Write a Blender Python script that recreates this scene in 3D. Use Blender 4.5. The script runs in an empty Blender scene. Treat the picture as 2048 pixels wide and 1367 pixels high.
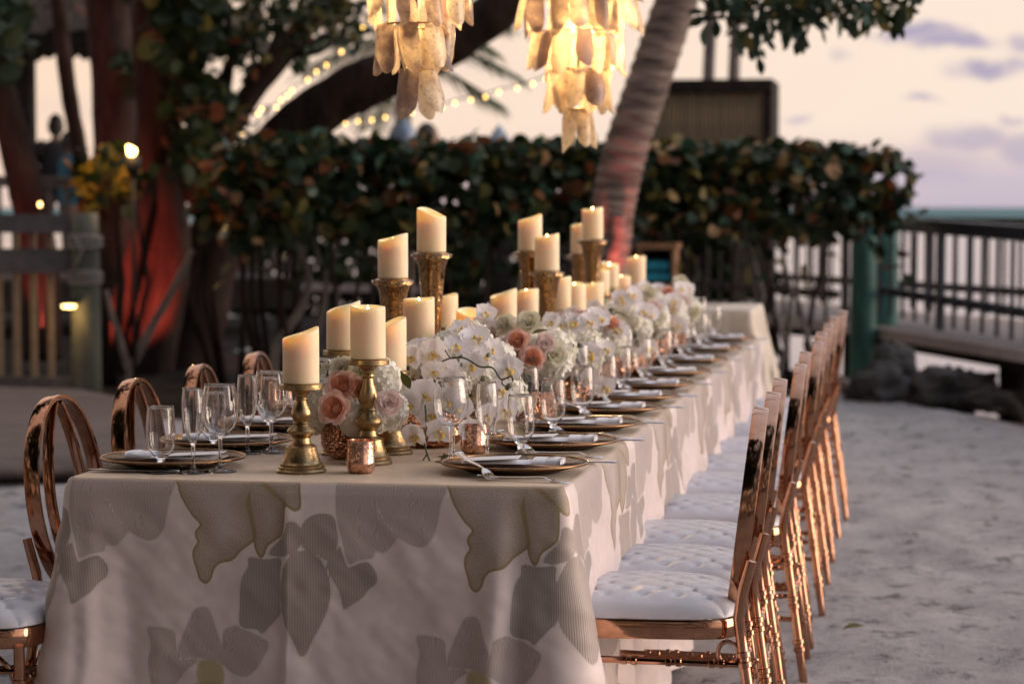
import bpy, math, random
import numpy as np
from mathutils import Vector, Matrix, noise
R = math.radians
rng = random.Random(11)
S = bpy.context.scene
COL = S.collection

# ------------------------------------------------------------------ camera
EYE = 1.35
LENS = 85.0
FPX = LENS / 36 * 2048
YAW = math.atan2(833, FPX)
PITCH = math.atan2(269.5, FPX)
cam_d = bpy.data.cameras.new('camera')
cam = bpy.data.objects.new('camera', cam_d)
COL.objects.link(cam)
cam.location = (0, 0, EYE)
cam.rotation_euler = (R(90) - PITCH, 0, YAW)
cam_d.lens = LENS
cam_d.sensor_width = 36
cam_d.clip_start = 0.05
cam_d.clip_end = 9000
cam_d.dof.use_dof = True
cam_d.dof.focus_distance = 5.5
cam_d.dof.aperture_fstop = 3.7
S.camera = cam

# ------------------------------------------------------------------ view, cycles
S.view_settings.view_transform = 'Standard'
S.view_settings.look = 'None'
S.view_settings.exposure = 0.0
S.view_settings.gamma = 1.0
S.view_settings.use_curve_mapping = False
S.cycles.max_bounces = 14
S.cycles.transmission_bounces = 12
S.cycles.transparent_max_bounces = 24
S.cycles.sample_clamp_indirect = 6
S.cycles.blur_glossy = 0.4

# ------------------------------------------------------------------ world: dusk sky
W = bpy.data.worlds.new('World')
S.world = W
W.use_nodes = True
nt = W.node_tree
nt.nodes.clear()
def wn(t, **k):
    n = nt.nodes.new(t)
    for a, b in k.items(): setattr(n, a, b)
    return n
def wm(op, a, b=None, clamp=False):
    n = wn('ShaderNodeMath', operation=op, use_clamp=clamp)
    for i, x in enumerate((a, b)):
        if x is None: continue
        if isinstance(x, (int, float)): n.inputs[i].default_value = x
        else: nt.links.new(x, n.inputs[i])
    return n.outputs[0]
def wmix(f, a, b):
    n = wn('ShaderNodeMix', data_type='RGBA')
    for i, x in ((0, f), (6, a), (7, b)):
        if isinstance(x, (int, float)): n.inputs[i].default_value = x
        elif isinstance(x, tuple): n.inputs[i].default_value = x
        else: nt.links.new(x, n.inputs[i])
    return n.outputs[2]
tc = wn('ShaderNodeTexCoord')
sp = wn('ShaderNodeSeparateXYZ')
nt.links.new(tc.outputs['Generated'], sp.inputs[0])
dx, dy, dz = sp.outputs
zz = wm('SQRT', wm('MAXIMUM', dz, 0.0))
rampn = wn('ShaderNodeValToRGB')
nt.links.new(zz, rampn.inputs[0])
els = rampn.color_ramp.elements
stops = [(0.0, (.55, .47, .56)), (.110, (.62, .53, .60)), (.150, (.88, .71, .64)), (.185, (.97, .80, .68)), (.26, (.98, .80, .67)),
         (.36, (.96, .79, .71)), (.55, (.90, .78, .76)), (.78, (.80, .84, 1.0)), (1.0, (.78, .88, 1.12))]
els[0].position, els[0].color = stops[0][0], stops[0][1] + (1,)
els[1].position, els[1].color = stops[-1][0], stops[-1][1] + (1,)
for p, c in stops[1:-1]:
    e = els.new(p); e.color = c + (1,)
azn = wm('ARCTAN2', dx, dy)
# warmer towards the set sun, on the left of the beach
warm = wm('MULTIPLY', wm('SUBTRACT', 0.02, azn), 2.6, True)
base = wmix(warm, rampn.outputs[0], wmix(.62, rampn.outputs[0], (1.0, .70, .49, 1)))
# clouds
cv = wn('ShaderNodeCombineXYZ')
nt.links.new(azn, cv.inputs[0]); nt.links.new(dz, cv.inputs[1])
nz = wn('ShaderNodeTexNoise'); nz.inputs['Scale'].default_value = 55; nz.inputs['Detail'].default_value = 5
nt.links.new(cv.outputs[0], nz.inputs['Vector'])
sub = wn('ShaderNodeVectorMath', operation='SUBTRACT'); nt.links.new(nz.outputs['Color'], sub.inputs[0]); sub.inputs[1].default_value = (.5, .5, .5)
scl = wn('ShaderNodeVectorMath', operation='MULTIPLY'); nt.links.new(sub.outputs[0], scl.inputs[0]); scl.inputs[1].default_value = (.032, .011, 0)
add = wn('ShaderNodeVectorMath', operation='ADD'); nt.links.new(cv.outputs[0], add.inputs[0]); nt.links.new(scl.outputs[0], add.inputs[1])
cl = None
for (px, py, w, h, k) in [(1835, 75, 75, 17, 1), (1905, 92, 85, 15, 1), (1975, 142, 72, 18, 1), (2055, 100, 38, 22, .9), (1945, 282, 95, 30, .75), (2045, 300, 70, 36, .75),
                          (1850, 330, 120, 34, .5), (1838, 205, 32, 8, .7), (1602, 238, 34, 12, .6), (1682, 110, 30, 10, .4), (2020, 242, 30, 10, .6), (1600, 15, 80, 18, .3)]:
    az0 = math.atan((px - 1024) / FPX) - YAW; el0 = (414 - py) / FPX
    s1 = wn('ShaderNodeVectorMath', operation='SUBTRACT'); nt.links.new(add.outputs[0], s1.inputs[0]); s1.inputs[1].default_value = (az0, el0, 0)
    s2 = wn('ShaderNodeVectorMath', operation='DIVIDE'); nt.links.new(s1.outputs[0], s2.inputs[0]); s2.inputs[1].default_value = (w / FPX, h / FPX, 1)
    ln = wn('ShaderNodeVectorMath', operation='LENGTH'); nt.links.new(s2.outputs[0], ln.inputs[0])
    m = wn('ShaderNodeMapRange', interpolation_type='SMOOTHSTEP')
    nt.links.new(ln.outputs['Value'], m.inputs[0])
    m.inputs[1].default_value = 1.5; m.inputs[2].default_value = .35; m.inputs[3].default_value = 0; m.inputs[4].default_value = k
    cl = m.outputs[0] if cl is None else wm('MAXIMUM', cl, m.outputs[0])
nz2 = wn('ShaderNodeTexNoise'); nz2.inputs['Scale'].default_value = 1.0; nz2.inputs['Detail'].default_value = 6
mp = wn('ShaderNodeMapping'); nt.links.new(cv.outputs[0], mp.inputs[0]); mp.inputs['Scale'].default_value = (7, 45, 1)
nt.links.new(mp.outputs[0], nz2.inputs['Vector'])
m2 = wn('ShaderNodeMapRange', interpolation_type='SMOOTHSTEP'); nt.links.new(nz2.outputs['Fac'], m2.inputs[0])
m2.inputs[1].default_value = .55; m2.inputs[2].default_value = .8; m2.inputs[3].default_value = 0; m2.inputs[4].default_value = .22
cl = wm('MAXIMUM', cl, m2.outputs[0])
sky = wmix(cl, base, (.47, .41, .53, 1))
# brighter half of the sky towards the sunset, darker behind
tow = wm('ADD', wm('MULTIPLY', dx, .45), wm('MULTIPLY', dy, .89))
mr = wn('ShaderNodeMapRange', interpolation_type='SMOOTHSTEP'); nt.links.new(tow, mr.inputs[0])
mr.inputs[1].default_value = -1.0; mr.inputs[2].default_value = .55; mr.inputs[3].default_value = .46; mr.inputs[4].default_value = 1.0
# the open sea lies to the right: the afterglow there is the brightest of the sky
mr2 = wn('ShaderNodeMapRange', interpolation_type='SMOOTHSTEP'); nt.links.new(dx, mr2.inputs[0])
mr2.inputs[1].default_value = .12; mr2.inputs[2].default_value = .75; mr2.inputs[3].default_value = 1.0; mr2.inputs[4].default_value = 1.5
skyk = wm('MULTIPLY', mr.outputs[0], mr2.outputs[0])
bg = wn('ShaderNodeBackground'); nt.links.new(sky, bg.inputs[0]); nt.links.new(skyk, bg.inputs[1])
SUN_AZ, SUN_EL = 78.0, 8.0
ns = wn('ShaderNodeTexSky', sky_type='NISHITA', sun_disc=False)
ns.sun_elevation = R(SUN_EL); ns.sun_rotation = R(SUN_AZ); ns.dust_density = 2.0
bg2 = wn('ShaderNodeBackground'); nt.links.new(ns.outputs[0], bg2.inputs[0]); bg2.inputs[1].default_value = .004
ash = wn('ShaderNodeAddShader'); nt.links.new(bg.outputs[0], ash.inputs[0]); nt.links.new(bg2.outputs[0], ash.inputs[1])
out = wn('ShaderNodeOutputWorld'); nt.links.new(ash.outputs[0], out.inputs[0])

# ------------------------------------------------------------------ sun: the low afterglow from the open sea on the right
sd = bpy.data.lights.new('sun', 'SUN')
sd.energy = 3.0; sd.angle = R(45); sd.color = (1.0, .79, .62)
so = bpy.data.objects.new('sun', sd); COL.objects.link(so)
so.rotation_euler = Vector((-math.sin(R(SUN_AZ)) * math.cos(R(SUN_EL)), -math.cos(R(SUN_AZ)) * math.cos(R(SUN_EL)), -math.sin(R(SUN_EL)))).to_track_quat('-Z', 'Y').to_euler()

# ------------------------------------------------------------------ measuring helpers (photo pixel -> point of the place)
FW = Vector((-math.sin(YAW) * math.cos(PITCH), math.cos(YAW) * math.cos(PITCH), -math.sin(PITCH)))
RT = Vector((math.cos(YAW), math.sin(YAW), 0)); UP = RT.cross(FW)
def ray(x, y): return FW + RT * ((x - 1024) / FPX) + UP * ((683.5 - y) / FPX)
def ony(x, y, Y):
    d = ray(x, y); return Vector((0, 0, EYE)) + d * (Y / d.y)
def onz(x, y, z):
    d = ray(x, y); return Vector((0, 0, EYE)) + d * ((z - EYE) / d.z)
def onx(x, y, X):
    d = ray(x, y); return Vector((0, 0, EYE)) + d * (X / d.x)

# ------------------------------------------------------------------ mesh helpers
class MB:
    def __init__(s): s.v = []; s.f = []; s.m = []; s.cur = 0
    def add(s, vs, fs):
        b = len(s.v); s.v.extend([tuple(p) for p in vs])
        for f in fs: s.f.append(tuple(i + b for i in f)); s.m.append(s.cur)
        return s
    def box(s, c, d, rot=None):
        x, y, z = d[0] / 2, d[1] / 2, d[2] / 2
        vs = [Vector(p) for p in ((-x, -y, -z), (x, -y, -z), (x, y, -z), (-x, y, -z), (-x, -y, z), (x, -y, z), (x, y, z), (-x, y, z))]
        if rot is not None: vs = [rot @ p for p in vs]
        c = Vector(c)
        return s.add([p + c for p in vs], [(3, 2, 1, 0), (4, 5, 6, 7), (0, 1, 5, 4), (1, 2, 6, 5), (2, 3, 7, 6), (3, 0, 4, 7)])
    def bar(s, a, b, w, h, up=(0, 0, 1)):
        a, b = Vector(a), Vector(b); t = (b - a); L = t.length; t.normalize()
        u = Vector(up); sd_ = t.cross(u)
        if sd_.length < 1e-4: sd_ = t.cross(Vector((1, 0, 0)))
        sd_.normalize(); u = sd_.cross(t)
        rot = Matrix((t, sd_, u)).transposed()
        return s.box((a + b) / 2, (L, w, h), rot)
    def tube(s, pts, rad, n=8, cap=True, closed=False):
        pts = [Vector(p) for p in pts]; N = len(pts)
        if not hasattr(rad, '__len__'): rad = [rad] * N
        ts = []
        for i in range(N):
            if closed: t = pts[(i + 1) % N] - pts[i - 1]
            else: t = pts[min(i + 1, N - 1)] - pts[max(i - 1, 0)]
            ts.append(t.normalized() if t.length > 1e-9 else Vector((0, 0, 1)))
        u = ts[0].orthogonal().normalized(); vs = []
        for i in range(N):
            u = (u - ts[i] * u.dot(ts[i])); u = u.normalized() if u.length > 1e-6 else ts[i].orthogonal().normalized()
            w = ts[i].cross(u)
            for k in range(n):
                a = 2 * math.pi * k / n
                vs.append(pts[i] + (u * math.cos(a) + w * math.sin(a)) * rad[i])
        fs = []
        for i in range(N if closed else N - 1):
            j = (i + 1) % N
            for k in range(n):
                k2 = (k + 1) % n
                fs.append((i * n + k, i * n + k2, j * n + k2, j * n + k))
        if cap and not closed:
            fs.append(tuple(range(n - 1, -1, -1))); fs.append(tuple((N - 1) * n + k for k in range(n)))
        return s.add(vs, fs)
    def lathe(s, prof, n=24, c=(0, 0, 0), rf=None):
        vs = []; fs = []; cx, cy, cz = c
        for j, (r, z) in enumerate(prof):
            for k in range(n):
                a = 2 * math.pi * k / n
                rr = r if rf is None else rf(r, z, a, j)
                vs.append((cx + rr * math.cos(a), cy + rr * math.sin(a), cz + z))
        for j in range(len(prof) - 1):
            for k in range(n):
                k2 = (k + 1) % n
                fs.append((j * n + k, j * n + k2, (j + 1) * n + k2, (j + 1) * n + k))
        if prof[0][0] > 1e-6: fs.append(tuple(range(n - 1, -1, -1)))
        if prof[-1][0] > 1e-6: fs.append(tuple((len(prof) - 1) * n + k for k in range(n)))
        return s.add(vs, fs)
    def grid(s, fn, nu, nv, closeu=False):
        vs = [fn(i / (nu if closeu else nu - 1), j / (nv - 1)) for j in range(nv) for i in range(nu)]
        fs = []
        for j in range(nv - 1):
            for i in range(nu if closeu else nu - 1):
                i2 = (i + 1) % nu
                fs.append((j * nu + i, j * nu + i2, (j + 1) * nu + i2, (j + 1) * nu + i))
        return s.add(vs, fs)
    def band(s, pts, N, tr, ta, closed=True):
        """rectangular section swept along a path; N = axis of the section's long side"""
        pts = [Vector(p) for p in pts]; n = len(pts); N = Vector(N).normalized(); vs = []; fs = []
        for i in range(n):
            t = (pts[(i + 1) % n] - pts[i - 1]) if closed else (pts[min(i + 1, n - 1)] - pts[max(i - 1, 0)])
            r = t.cross(N).normalized()
            e = .25
            for (a, b) in ((-1, -1 + e), (-1 + e, -1), (1 - e, -1), (1, -1 + e), (1, 1 - e), (1 - e, 1), (-1 + e, 1), (-1, 1 - e)):
                vs.append(pts[i] + r * a * tr / 2 + N * b * ta / 2)
        for i in range(n if closed else n - 1):
            j = (i + 1) % n
            for k in range(8):
                k2 = (k + 1) % 8
                fs.append((i * 8 + k, i * 8 + k2, j * 8 + k2, j * 8 + k))
        if not closed: fs.append(tuple(range(7, -1, -1))); fs.append(tuple((n - 1) * 8 + k for k in range(8)))
        return s.add(vs, fs)
    def mesh(s, name, mats, smooth=True):
        me = bpy.data.meshes.new(name)
        me.from_pydata(s.v, [], s.f)
        if not isinstance(mats, (list, tuple)): mats = [mats]
        for m in mats: me.materials.append(m)
        if len(mats) > 1: me.polygons.foreach_set('material_index', s.m)
        if smooth == 'auto':
            me.polygons.foreach_set('use_smooth', [True] * len(me.polygons))
            me.update()
            try: me.set_sharp_from_angle(angle=R(38))
            except Exception: pass
        elif smooth: me.polygons.foreach_set('use_smooth', [True] * len(me.polygons))
        me.update()
        return me
    def build(s, name, mats, parent=None, smooth=True, loc=None):
        return link(name, s.mesh(name, mats, smooth), parent, loc)
def link(name, me, parent=None, loc=None):
    o = bpy.data.objects.new(name, me); COL.objects.link(o)
    if parent: o.parent = parent
    if loc is not None: o.location = loc
    return o
def empty(name, loc=(0, 0, 0), rz=0):
    o = bpy.data.objects.new(name, None); COL.objects.link(o); o.location = loc; o.rotation_euler = (0, 0, rz); o.empty_display_size = .05
    return o
def tag(o, label=None, cat=None, group=None, kind=None):
    if label: o['label'] = label
    if cat: o['category'] = cat
    if group: o['group'] = group
    if kind: o['kind'] = kind
    return o
KIDS = {}
def copy_tree(o, parent=None):
    c = o.copy(); COL.objects.link(c)
    if parent: c.parent = parent
    for ch in list(o.children): copy_tree(ch, c)
    return c
def fbm(x, y, z=0, o=4):
    return noise.fractal(Vector((x, y, z)), 1.0, 2.0, o)

# ------------------------------------------------------------------ materials
def newmat(name):
    m = bpy.data.materials.new(name); m.use_nodes = True
    t = m.node_tree; b = t.nodes['Principled BSDF']
    return m, t, b
def nd(t, typ, ins=None, **k):
    n = t.nodes.new(typ)
    for a, b in k.items(): setattr(n, a, b)
    for a, b in (ins or {}).items():
        if hasattr(b, 'is_linked') or isinstance(b, bpy.types.NodeSocket): t.links.new(b, n.inputs[a])
        else: n.inputs[a].default_value = b
    return n
def tmix(t, f, a, b):
    n = t.nodes.new('ShaderNodeMix'); n.data_type = 'RGBA'
    for i, x in ((0, f), (6, a), (7, b)):
        if isinstance(x, bpy.types.NodeSocket): t.links.new(x, n.inputs[i])
        elif isinstance(x, tuple): n.inputs[i].default_value = x if len(x) == 4 else x + (1,)
        else: n.inputs[i].default_value = x
    return n.outputs[2]
def mrange(t, v, a, b, c=0.0, d=1.0, smooth=True):
    n = nd(t, 'ShaderNodeMapRange', {0: v, 1: a, 2: b, 3: c, 4: d})
    if smooth: n.interpolation_type = 'SMOOTHSTEP'
    return n.outputs[0]
def pm(name, c1, c2=None, rough=.5, metal=0.0, scale=20, bump=0.0, bscale=None, stretch=(1, 1, 1), spec=.5, rvar=0.0, coord='Object', detail=5, **extra):
    m, t, b = newmat(name)
    tcn = nd(t, 'ShaderNodeTexCoord')
    mpn = nd(t, 'ShaderNodeMapping', {0: tcn.outputs[coord], 'Scale': stretch})
    n = nd(t, 'ShaderNodeTexNoise', {'Vector': mpn.outputs[0], 'Scale': scale, 'Detail': detail, 'Roughness': .6})
    f = mrange(t, n.outputs['Fac'], .32, .68)
    if c2 is None: c2 = tuple(x * .75 for x in c1)
    t.links.new(tmix(t, f, c1, c2), b.inputs['Base Color'])
    b.inputs['Metallic'].default_value = metal
    b.inputs['Specular IOR Level'].default_value = spec
    if rvar: t.links.new(mrange(t, n.outputs['Fac'], .3, .7, rough, rough + rvar), b.inputs['Roughness'])
    else: b.inputs['Roughness'].default_value = rough
    if bump:
        n2 = nd(t, 'ShaderNodeTexNoise', {'Vector': mpn.outputs[0], 'Scale': bscale or scale * 3, 'Detail': 6})
        bp = nd(t, 'ShaderNodeBump', {'Height': n2.outputs['Fac'], 'Strength': bump, 'Distance': .02})
        t.links.new(bp.outputs[0], b.inputs['Normal'])
    for k, v in extra.items(): b.inputs[k.replace('_', ' ')].default_value = v
    return m
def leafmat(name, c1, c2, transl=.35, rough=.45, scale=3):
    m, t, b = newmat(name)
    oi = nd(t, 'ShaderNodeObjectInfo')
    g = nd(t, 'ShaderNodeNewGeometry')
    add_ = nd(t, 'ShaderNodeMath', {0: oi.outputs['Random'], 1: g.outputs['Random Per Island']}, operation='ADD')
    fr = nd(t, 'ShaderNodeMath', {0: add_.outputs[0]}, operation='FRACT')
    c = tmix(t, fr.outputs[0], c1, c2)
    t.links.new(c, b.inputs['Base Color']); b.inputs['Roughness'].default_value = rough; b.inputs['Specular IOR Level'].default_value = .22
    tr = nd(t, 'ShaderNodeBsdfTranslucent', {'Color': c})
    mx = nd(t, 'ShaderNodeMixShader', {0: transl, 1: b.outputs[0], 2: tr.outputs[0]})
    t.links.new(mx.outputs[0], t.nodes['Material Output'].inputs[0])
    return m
def emat(name, col, strength):
    m, t, b = newmat(name)
    b.inputs['Base Color'].default_value = (*col, 1); b.inputs['Emission Color'].default_value = (*col, 1); b.inputs['Emission Strength'].default_value = strength
    return m

M = {}
M['rose_gold'] = pm('rose_gold_metal', (.52, .28, .175), (.40, .205, .125), .075, 1.0, 30, rvar=.06)
M['brass'] = pm('aged_brass', (.46, .32, .16), (.24, .165, .085), .24, 1.0, 55, bump=.06, bscale=160, rvar=.2)
M['copper'] = None
M['silver'] = pm('silver', (.72, .70, .68), (.62, .6, .58), .12, 1.0, 30)
M['dark_steel'] = pm('steel', (.35, .34, .34), (.25, .25, .25), .2, 1.0, 30)
M['wood_grey'] = pm('weathered_wood', (.085, .072, .068), (.04, .034, .033), .8, 0, 8, spec=.15, bump=.4, stretch=(1, 1, 1))
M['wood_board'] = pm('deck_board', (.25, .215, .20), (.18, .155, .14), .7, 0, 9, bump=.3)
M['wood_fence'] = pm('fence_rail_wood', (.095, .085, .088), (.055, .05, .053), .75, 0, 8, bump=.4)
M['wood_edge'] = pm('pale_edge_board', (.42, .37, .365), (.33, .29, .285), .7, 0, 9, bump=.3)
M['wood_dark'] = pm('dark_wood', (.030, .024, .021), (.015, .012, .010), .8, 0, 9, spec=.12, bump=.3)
M['wood_light'] = pm('light_baluster_wood', (.24, .175, .115), (.17, .12, .08), .7, 0, 9, bump=.3)
M['wood_shelf'] = pm('shelf_wood', (.33, .17, .085), (.23, .115, .055), .55, 0, 7, bump=.2, stretch=(1, 1, 4))
M['rail_blue'] = pm('dark_blue_rail_paint', (.030, .036, .052), (.018, .022, .034), .5, 0, 12, bump=.15)
M['pile_green'] = pm('green_treated_pile', (.045, .155, .13), (.025, .09, .078), .7, 0, 6, bump=.35, stretch=(2, 2, .5))
M['pile_olive'] = pm('olive_pile', (.105, .105, .075), (.06, .06, .045), .75, 0, 6, bump=.35, stretch=(2, 2, .5))
M['rope'] = pm('rope', (.30, .27, .24), (.2, .18, .16), .9, 0, 60, bump=.5)
M['bark'] = pm('tree_bark', (.040, .026, .021), (.018, .012, .010), .9, 0, 5, spec=.1, bump=.9, bscale=14, stretch=(1.5, 1.5, .5))
M['bark_grey'] = pm('grey_bark', (.20, .17, .155), (.1, .085, .078), .85, 0, 9, bump=.7, stretch=(1, 1, .4))
M['palm_bark'] = pm('palm_bark', (.27, .20, .165), (.07, .05, .042), .85, 0, 5, bump=.9, bscale=25, stretch=(.5, .5, 3.2))
M['rock'] = pm('shore_rock', (.06, .055, .052), (.022, .021, .02), .8, 0, 4, bump=1.0, bscale=10)
M['rock_tan'] = pm('tan_rock', (.24, .18, .14), (.13, .1, .08), .8, 0, 4, bump=1.0, bscale=10)
M['soil'] = pm('dark_soil', (.032, .026, .022), (.015, .012, .010), .95, 0, 3, spec=.05, bump=.8)
M['slab'] = pm('pale_slab', (.15, .12, .108), (.105, .085, .077), .9, 0, 5, bump=.9, bscale=16, stretch=(.5, 2, 1), spec=.1)
M['thatch'] = pm('thatch', (.06, .045, .03), (.025, .018, .012), .95, 0, 14, bump=1.0)
M['hut_beam'] = pm('hut_beam', (.20, .12, .085), (.12, .07, .05), .7, 0, 9, bump=.3)
M['bamboo'] = pm('bamboo_slat', (.20, .145, .075), (.12, .085, .045), .6, 0, 9, bump=.2)
M['black'] = pm('black_metal', (.012, .012, .013), (.008, .008, .009), .6, 0, 20, spec=.2)
M['lamp_blue'] = pm('blue_grey_metal', (.16, .21, .27), (.1, .13, .17), .4, .3, 12)
M['white_cap'] = pm('pale_blue_cap', (.30, .38, .46), (.22, .28, .35), .45, 0, 10)
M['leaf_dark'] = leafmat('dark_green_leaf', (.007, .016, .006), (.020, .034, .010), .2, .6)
M['leaf_teal'] = leafmat('blue_green_leaf', (.02, .05, .032), (.05, .095, .058), .2, .35)
M['leaf_olive'] = leafmat('olive_leaf', (.06, .065, .015), (.16, .12, .03))
M['leaf_rust'] = leafmat('rust_red_leaf', (.11, .035, .016), (.18, .08, .03))
M['leaf_sunlit'] = leafmat('painted_sunlit_leaf', (.34, .20, .10), (.26, .19, .08), .3)  # sun highlights on scattered hedge leaves, put into the leaf colour
M['leaf_gold'] = leafmat('yellow_leaf', (.40, .22, .02), (.30, .17, .015), .5)
M['palm_leaf'] = leafmat('palm_leaf', (.035, .06, .02), (.075, .095, .03), .3)
M['napkin'] = pm('white_napkin', (.80, .79, .82), (.76, .75, .79), .8, 0, 90, bump=.06, bscale=400)
M['wax'] = None
M['flame'] = emat('flame', (1.0, .60, .24), 40)
M['torch_flame'] = emat('torch_flame', (1.0, .60, .20), 16)
M['bulb'] = emat('string_bulb', (1.0, .60, .15), 9)
M['bulb_hot'] = emat('chandelier_bulb', (1.0, .68, .33), 70)
M['lamp_glow'] = emat('path_lamp_glow', (1.0, .62, .22), 9)
M['red_led'] = emat('red_uplight', (1.0, .18, .14), 8)
M['towel'] = pm('turquoise_towel', (.03, .36, .42), (.025, .22, .36), .95, 0, 14, bump=.3)
M['skin'] = pm('skin', (.24, .13, .09), (.2, .11, .075), .55, 0, 20)
M['hair'] = pm('dark_hair', (.02, .015, .012), (.012, .01, .008), .6, 0, 60)
M['shirt_dark'] = pm('dark_shirt', (.03, .03, .035), (.02, .02, .024), .9, 0, 20)
M['shirt_blue'] = pm('blue_shirt', (.03, .16, .24), (.02, .1, .16), .9, 0, 20)
M['stem'] = pm('green_stem', (.055, .085, .03), (.04, .055, .025), .5, 0, 30)
M['bud'] = pm('orchid_bud', (.17, .17, .085), (.12, .10, .06), .5, 0, 40)

def flower_mat(name, c1, c2, scale, transl=.3, bump=.0):
    m, t, b = newmat(name)
    tcn = nd(t, 'ShaderNodeTexCoord'); g = nd(t, 'ShaderNodeNewGeometry')
    n = nd(t, 'ShaderNodeTexNoise', {'Vector': tcn.outputs['Object'], 'Scale': scale, 'Detail': 3})
    ad = nd(t, 'ShaderNodeMath', {0: n.outputs['Fac'], 1: g.outputs['Random Per Island']}, operation='ADD')
    f = mrange(t, ad.outputs[0], .4, 1.4)
    c = tmix(t, f, c1, c2)
    t.links.new(c, b.inputs['Base Color']); b.inputs['Roughness'].default_value = .6; b.inputs['Specular IOR Level'].default_value = .25
    tr = nd(t, 'ShaderNodeBsdfTranslucent', {'Color': c})
    mx = nd(t, 'ShaderNodeMixShader', {0: transl, 1: b.outputs[0], 2: tr.outputs[0]})
    t.links.new(mx.outputs[0], t.nodes['Material Output'].inputs[0])
    return m
M['hydrangea'] = flower_mat('hydrangea_petal', (.93, .91, .85), (.87, .84, .73), 12)
M['orchid'] = flower_mat('orchid_petal', (.95, .935, .93), (.93, .885, .89), 25, .3)
M['lip'] = flower_mat('orchid_lip', (.86, .78, .55), (.72, .48, .10), 90, .2)
M['rose_out'] = flower_mat('peach_rose_outer', (.93, .73, .66), (.92, .66, .57), 20)
M['rose_in'] = flower_mat('peach_rose_heart', (.95, .62, .45), (.92, .50, .32), 40)
M['blush'] = flower_mat('blush_rose', (.88, .75, .71), (.86, .70, .66), 30)
M['cream'] = flower_mat('cream_rose', (.86, .82, .70), (.80, .77, .60), 30)

def wax():
    m, t, b = newmat('ivory_wax')
    tcn = nd(t, 'ShaderNodeTexCoord')
    n = nd(t, 'ShaderNodeTexNoise', {'Vector': tcn.outputs['Object'], 'Scale': 9.0, 'Detail': 4})
    c = tmix(t, mrange(t, n.outputs['Fac'], .3, .7), (.87, .72, .50), (.84, .66, .43))
    t.links.new(c, b.inputs['Base Color']); b.inputs['Roughness'].default_value = .48; b.inputs['Specular IOR Level'].default_value = .4
    b.inputs['Subsurface Weight'].default_value = .55
    b.inputs['Subsurface Radius'].default_value = (1.0, .45, .18); b.inputs['Subsurface Scale'].default_value = .04
    n2 = nd(t, 'ShaderNodeTexNoise', {'Vector': tcn.outputs['Object'], 'Scale': 160.0, 'Detail': 3})
    bp = nd(t, 'ShaderNodeBump', {'Height': n2.outputs['Fac'], 'Strength': .08, 'Distance': .004}); t.links.new(bp.outputs[0], b.inputs['Normal'])
    return m
M['wax'] = wax()
def hammered(name, c1, c2, scale, strength, rough=.16):
    m, t, b = newmat(name)
    tcn = nd(t, 'ShaderNodeTexCoord')
    v = nd(t, 'ShaderNodeTexVoronoi', {'Vector': tcn.outputs['Object'], 'Scale': scale}); v.feature = 'SMOOTH_F1'; v.inputs['Smoothness'].default_value = .25
    n = nd(t, 'ShaderNodeTexNoise', {'Vector': tcn.outputs['Object'], 'Scale': 35.0, 'Detail': 5})
    t.links.new(tmix(t, mrange(t, n.outputs['Fac'], .35, .65), c1, c2), b.inputs['Base Color'])
    b.inputs['Metallic'].default_value = 1.0; b.inputs['Roughness'].default_value = rough
    bp = nd(t, 'ShaderNodeBump', {'Height': v.outputs['Distance'], 'Strength': strength, 'Distance': .02}); t.links.new(bp.outputs[0], b.inputs['Normal'])
    return m
M['copper_bowl'] = hammered('hammered_copper', (.74, .36, .20), (.48, .22, .12), 55, .9)
M['copper_speckle'] = hammered('pitted_copper_glass', (.76, .40, .24), (.42, .2, .11), 140, .8, .2)
def mercury(name, c1, c2):
    m, t, b = newmat(name)
    tcn = nd(t, 'ShaderNodeTexCoord')
    n = nd(t, 'ShaderNodeTexNoise', {'Vector': tcn.outputs['Object'], 'Scale': 130.0, 'Detail': 4, 'Roughness': .7})
    f = mrange(t, n.outputs['Fac'], .52, .60)
    n3 = nd(t, 'ShaderNodeTexNoise', {'Vector': tcn.outputs['Object'], 'Scale': 18.0, 'Detail': 3})
    t.links.new(tmix(t, f, c1, c2), b.inputs['Base Color'])
    b.inputs['Metallic'].default_value = 1.0
    t.links.new(mrange(t, n.outputs['Fac'], .45, .62, .08, .4), b.inputs['Roughness'])
    bp = nd(t, 'ShaderNodeBump', {'Height': n3.outputs['Fac'], 'Strength': .35, 'Distance': .01}); t.links.new(bp.outputs[0], b.inputs['Normal'])
    b.inputs['Coat Weight'].default_value = .6; b.inputs['Coat Roughness'].default_value = .03
    return m
M['mercury_copper'] = mercury('mercury_copper_glass', (.80, .46, .32), (.22, .10, .06))
M['mercury_gold'] = mercury('mercury_gold_glass', (.40, .22, .08), (.10, .05, .018))
def glass():
    m, t, b = newmat('clear_glass')
    b.inputs['Base Color'].default_value = (1, 1, 1, 1); b.inputs['Roughness'].default_value = 0.0; b.inputs['IOR'].default_value = 1.5
    b.inputs['Transmission Weight'].default_value = 1.0
    return m
M['glass'] = glass()
M['charger'] = pm('dark_bronze_charger', (.045, .024, .016), (.085, .048, .03), .18, .55, 25, rvar=.14, stretch=(1, 6, 1))
M['rim_gold'] = pm('gold_rim', (.30, .165, .08), (.2, .11, .05), .25, 1.0, 30)
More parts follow.
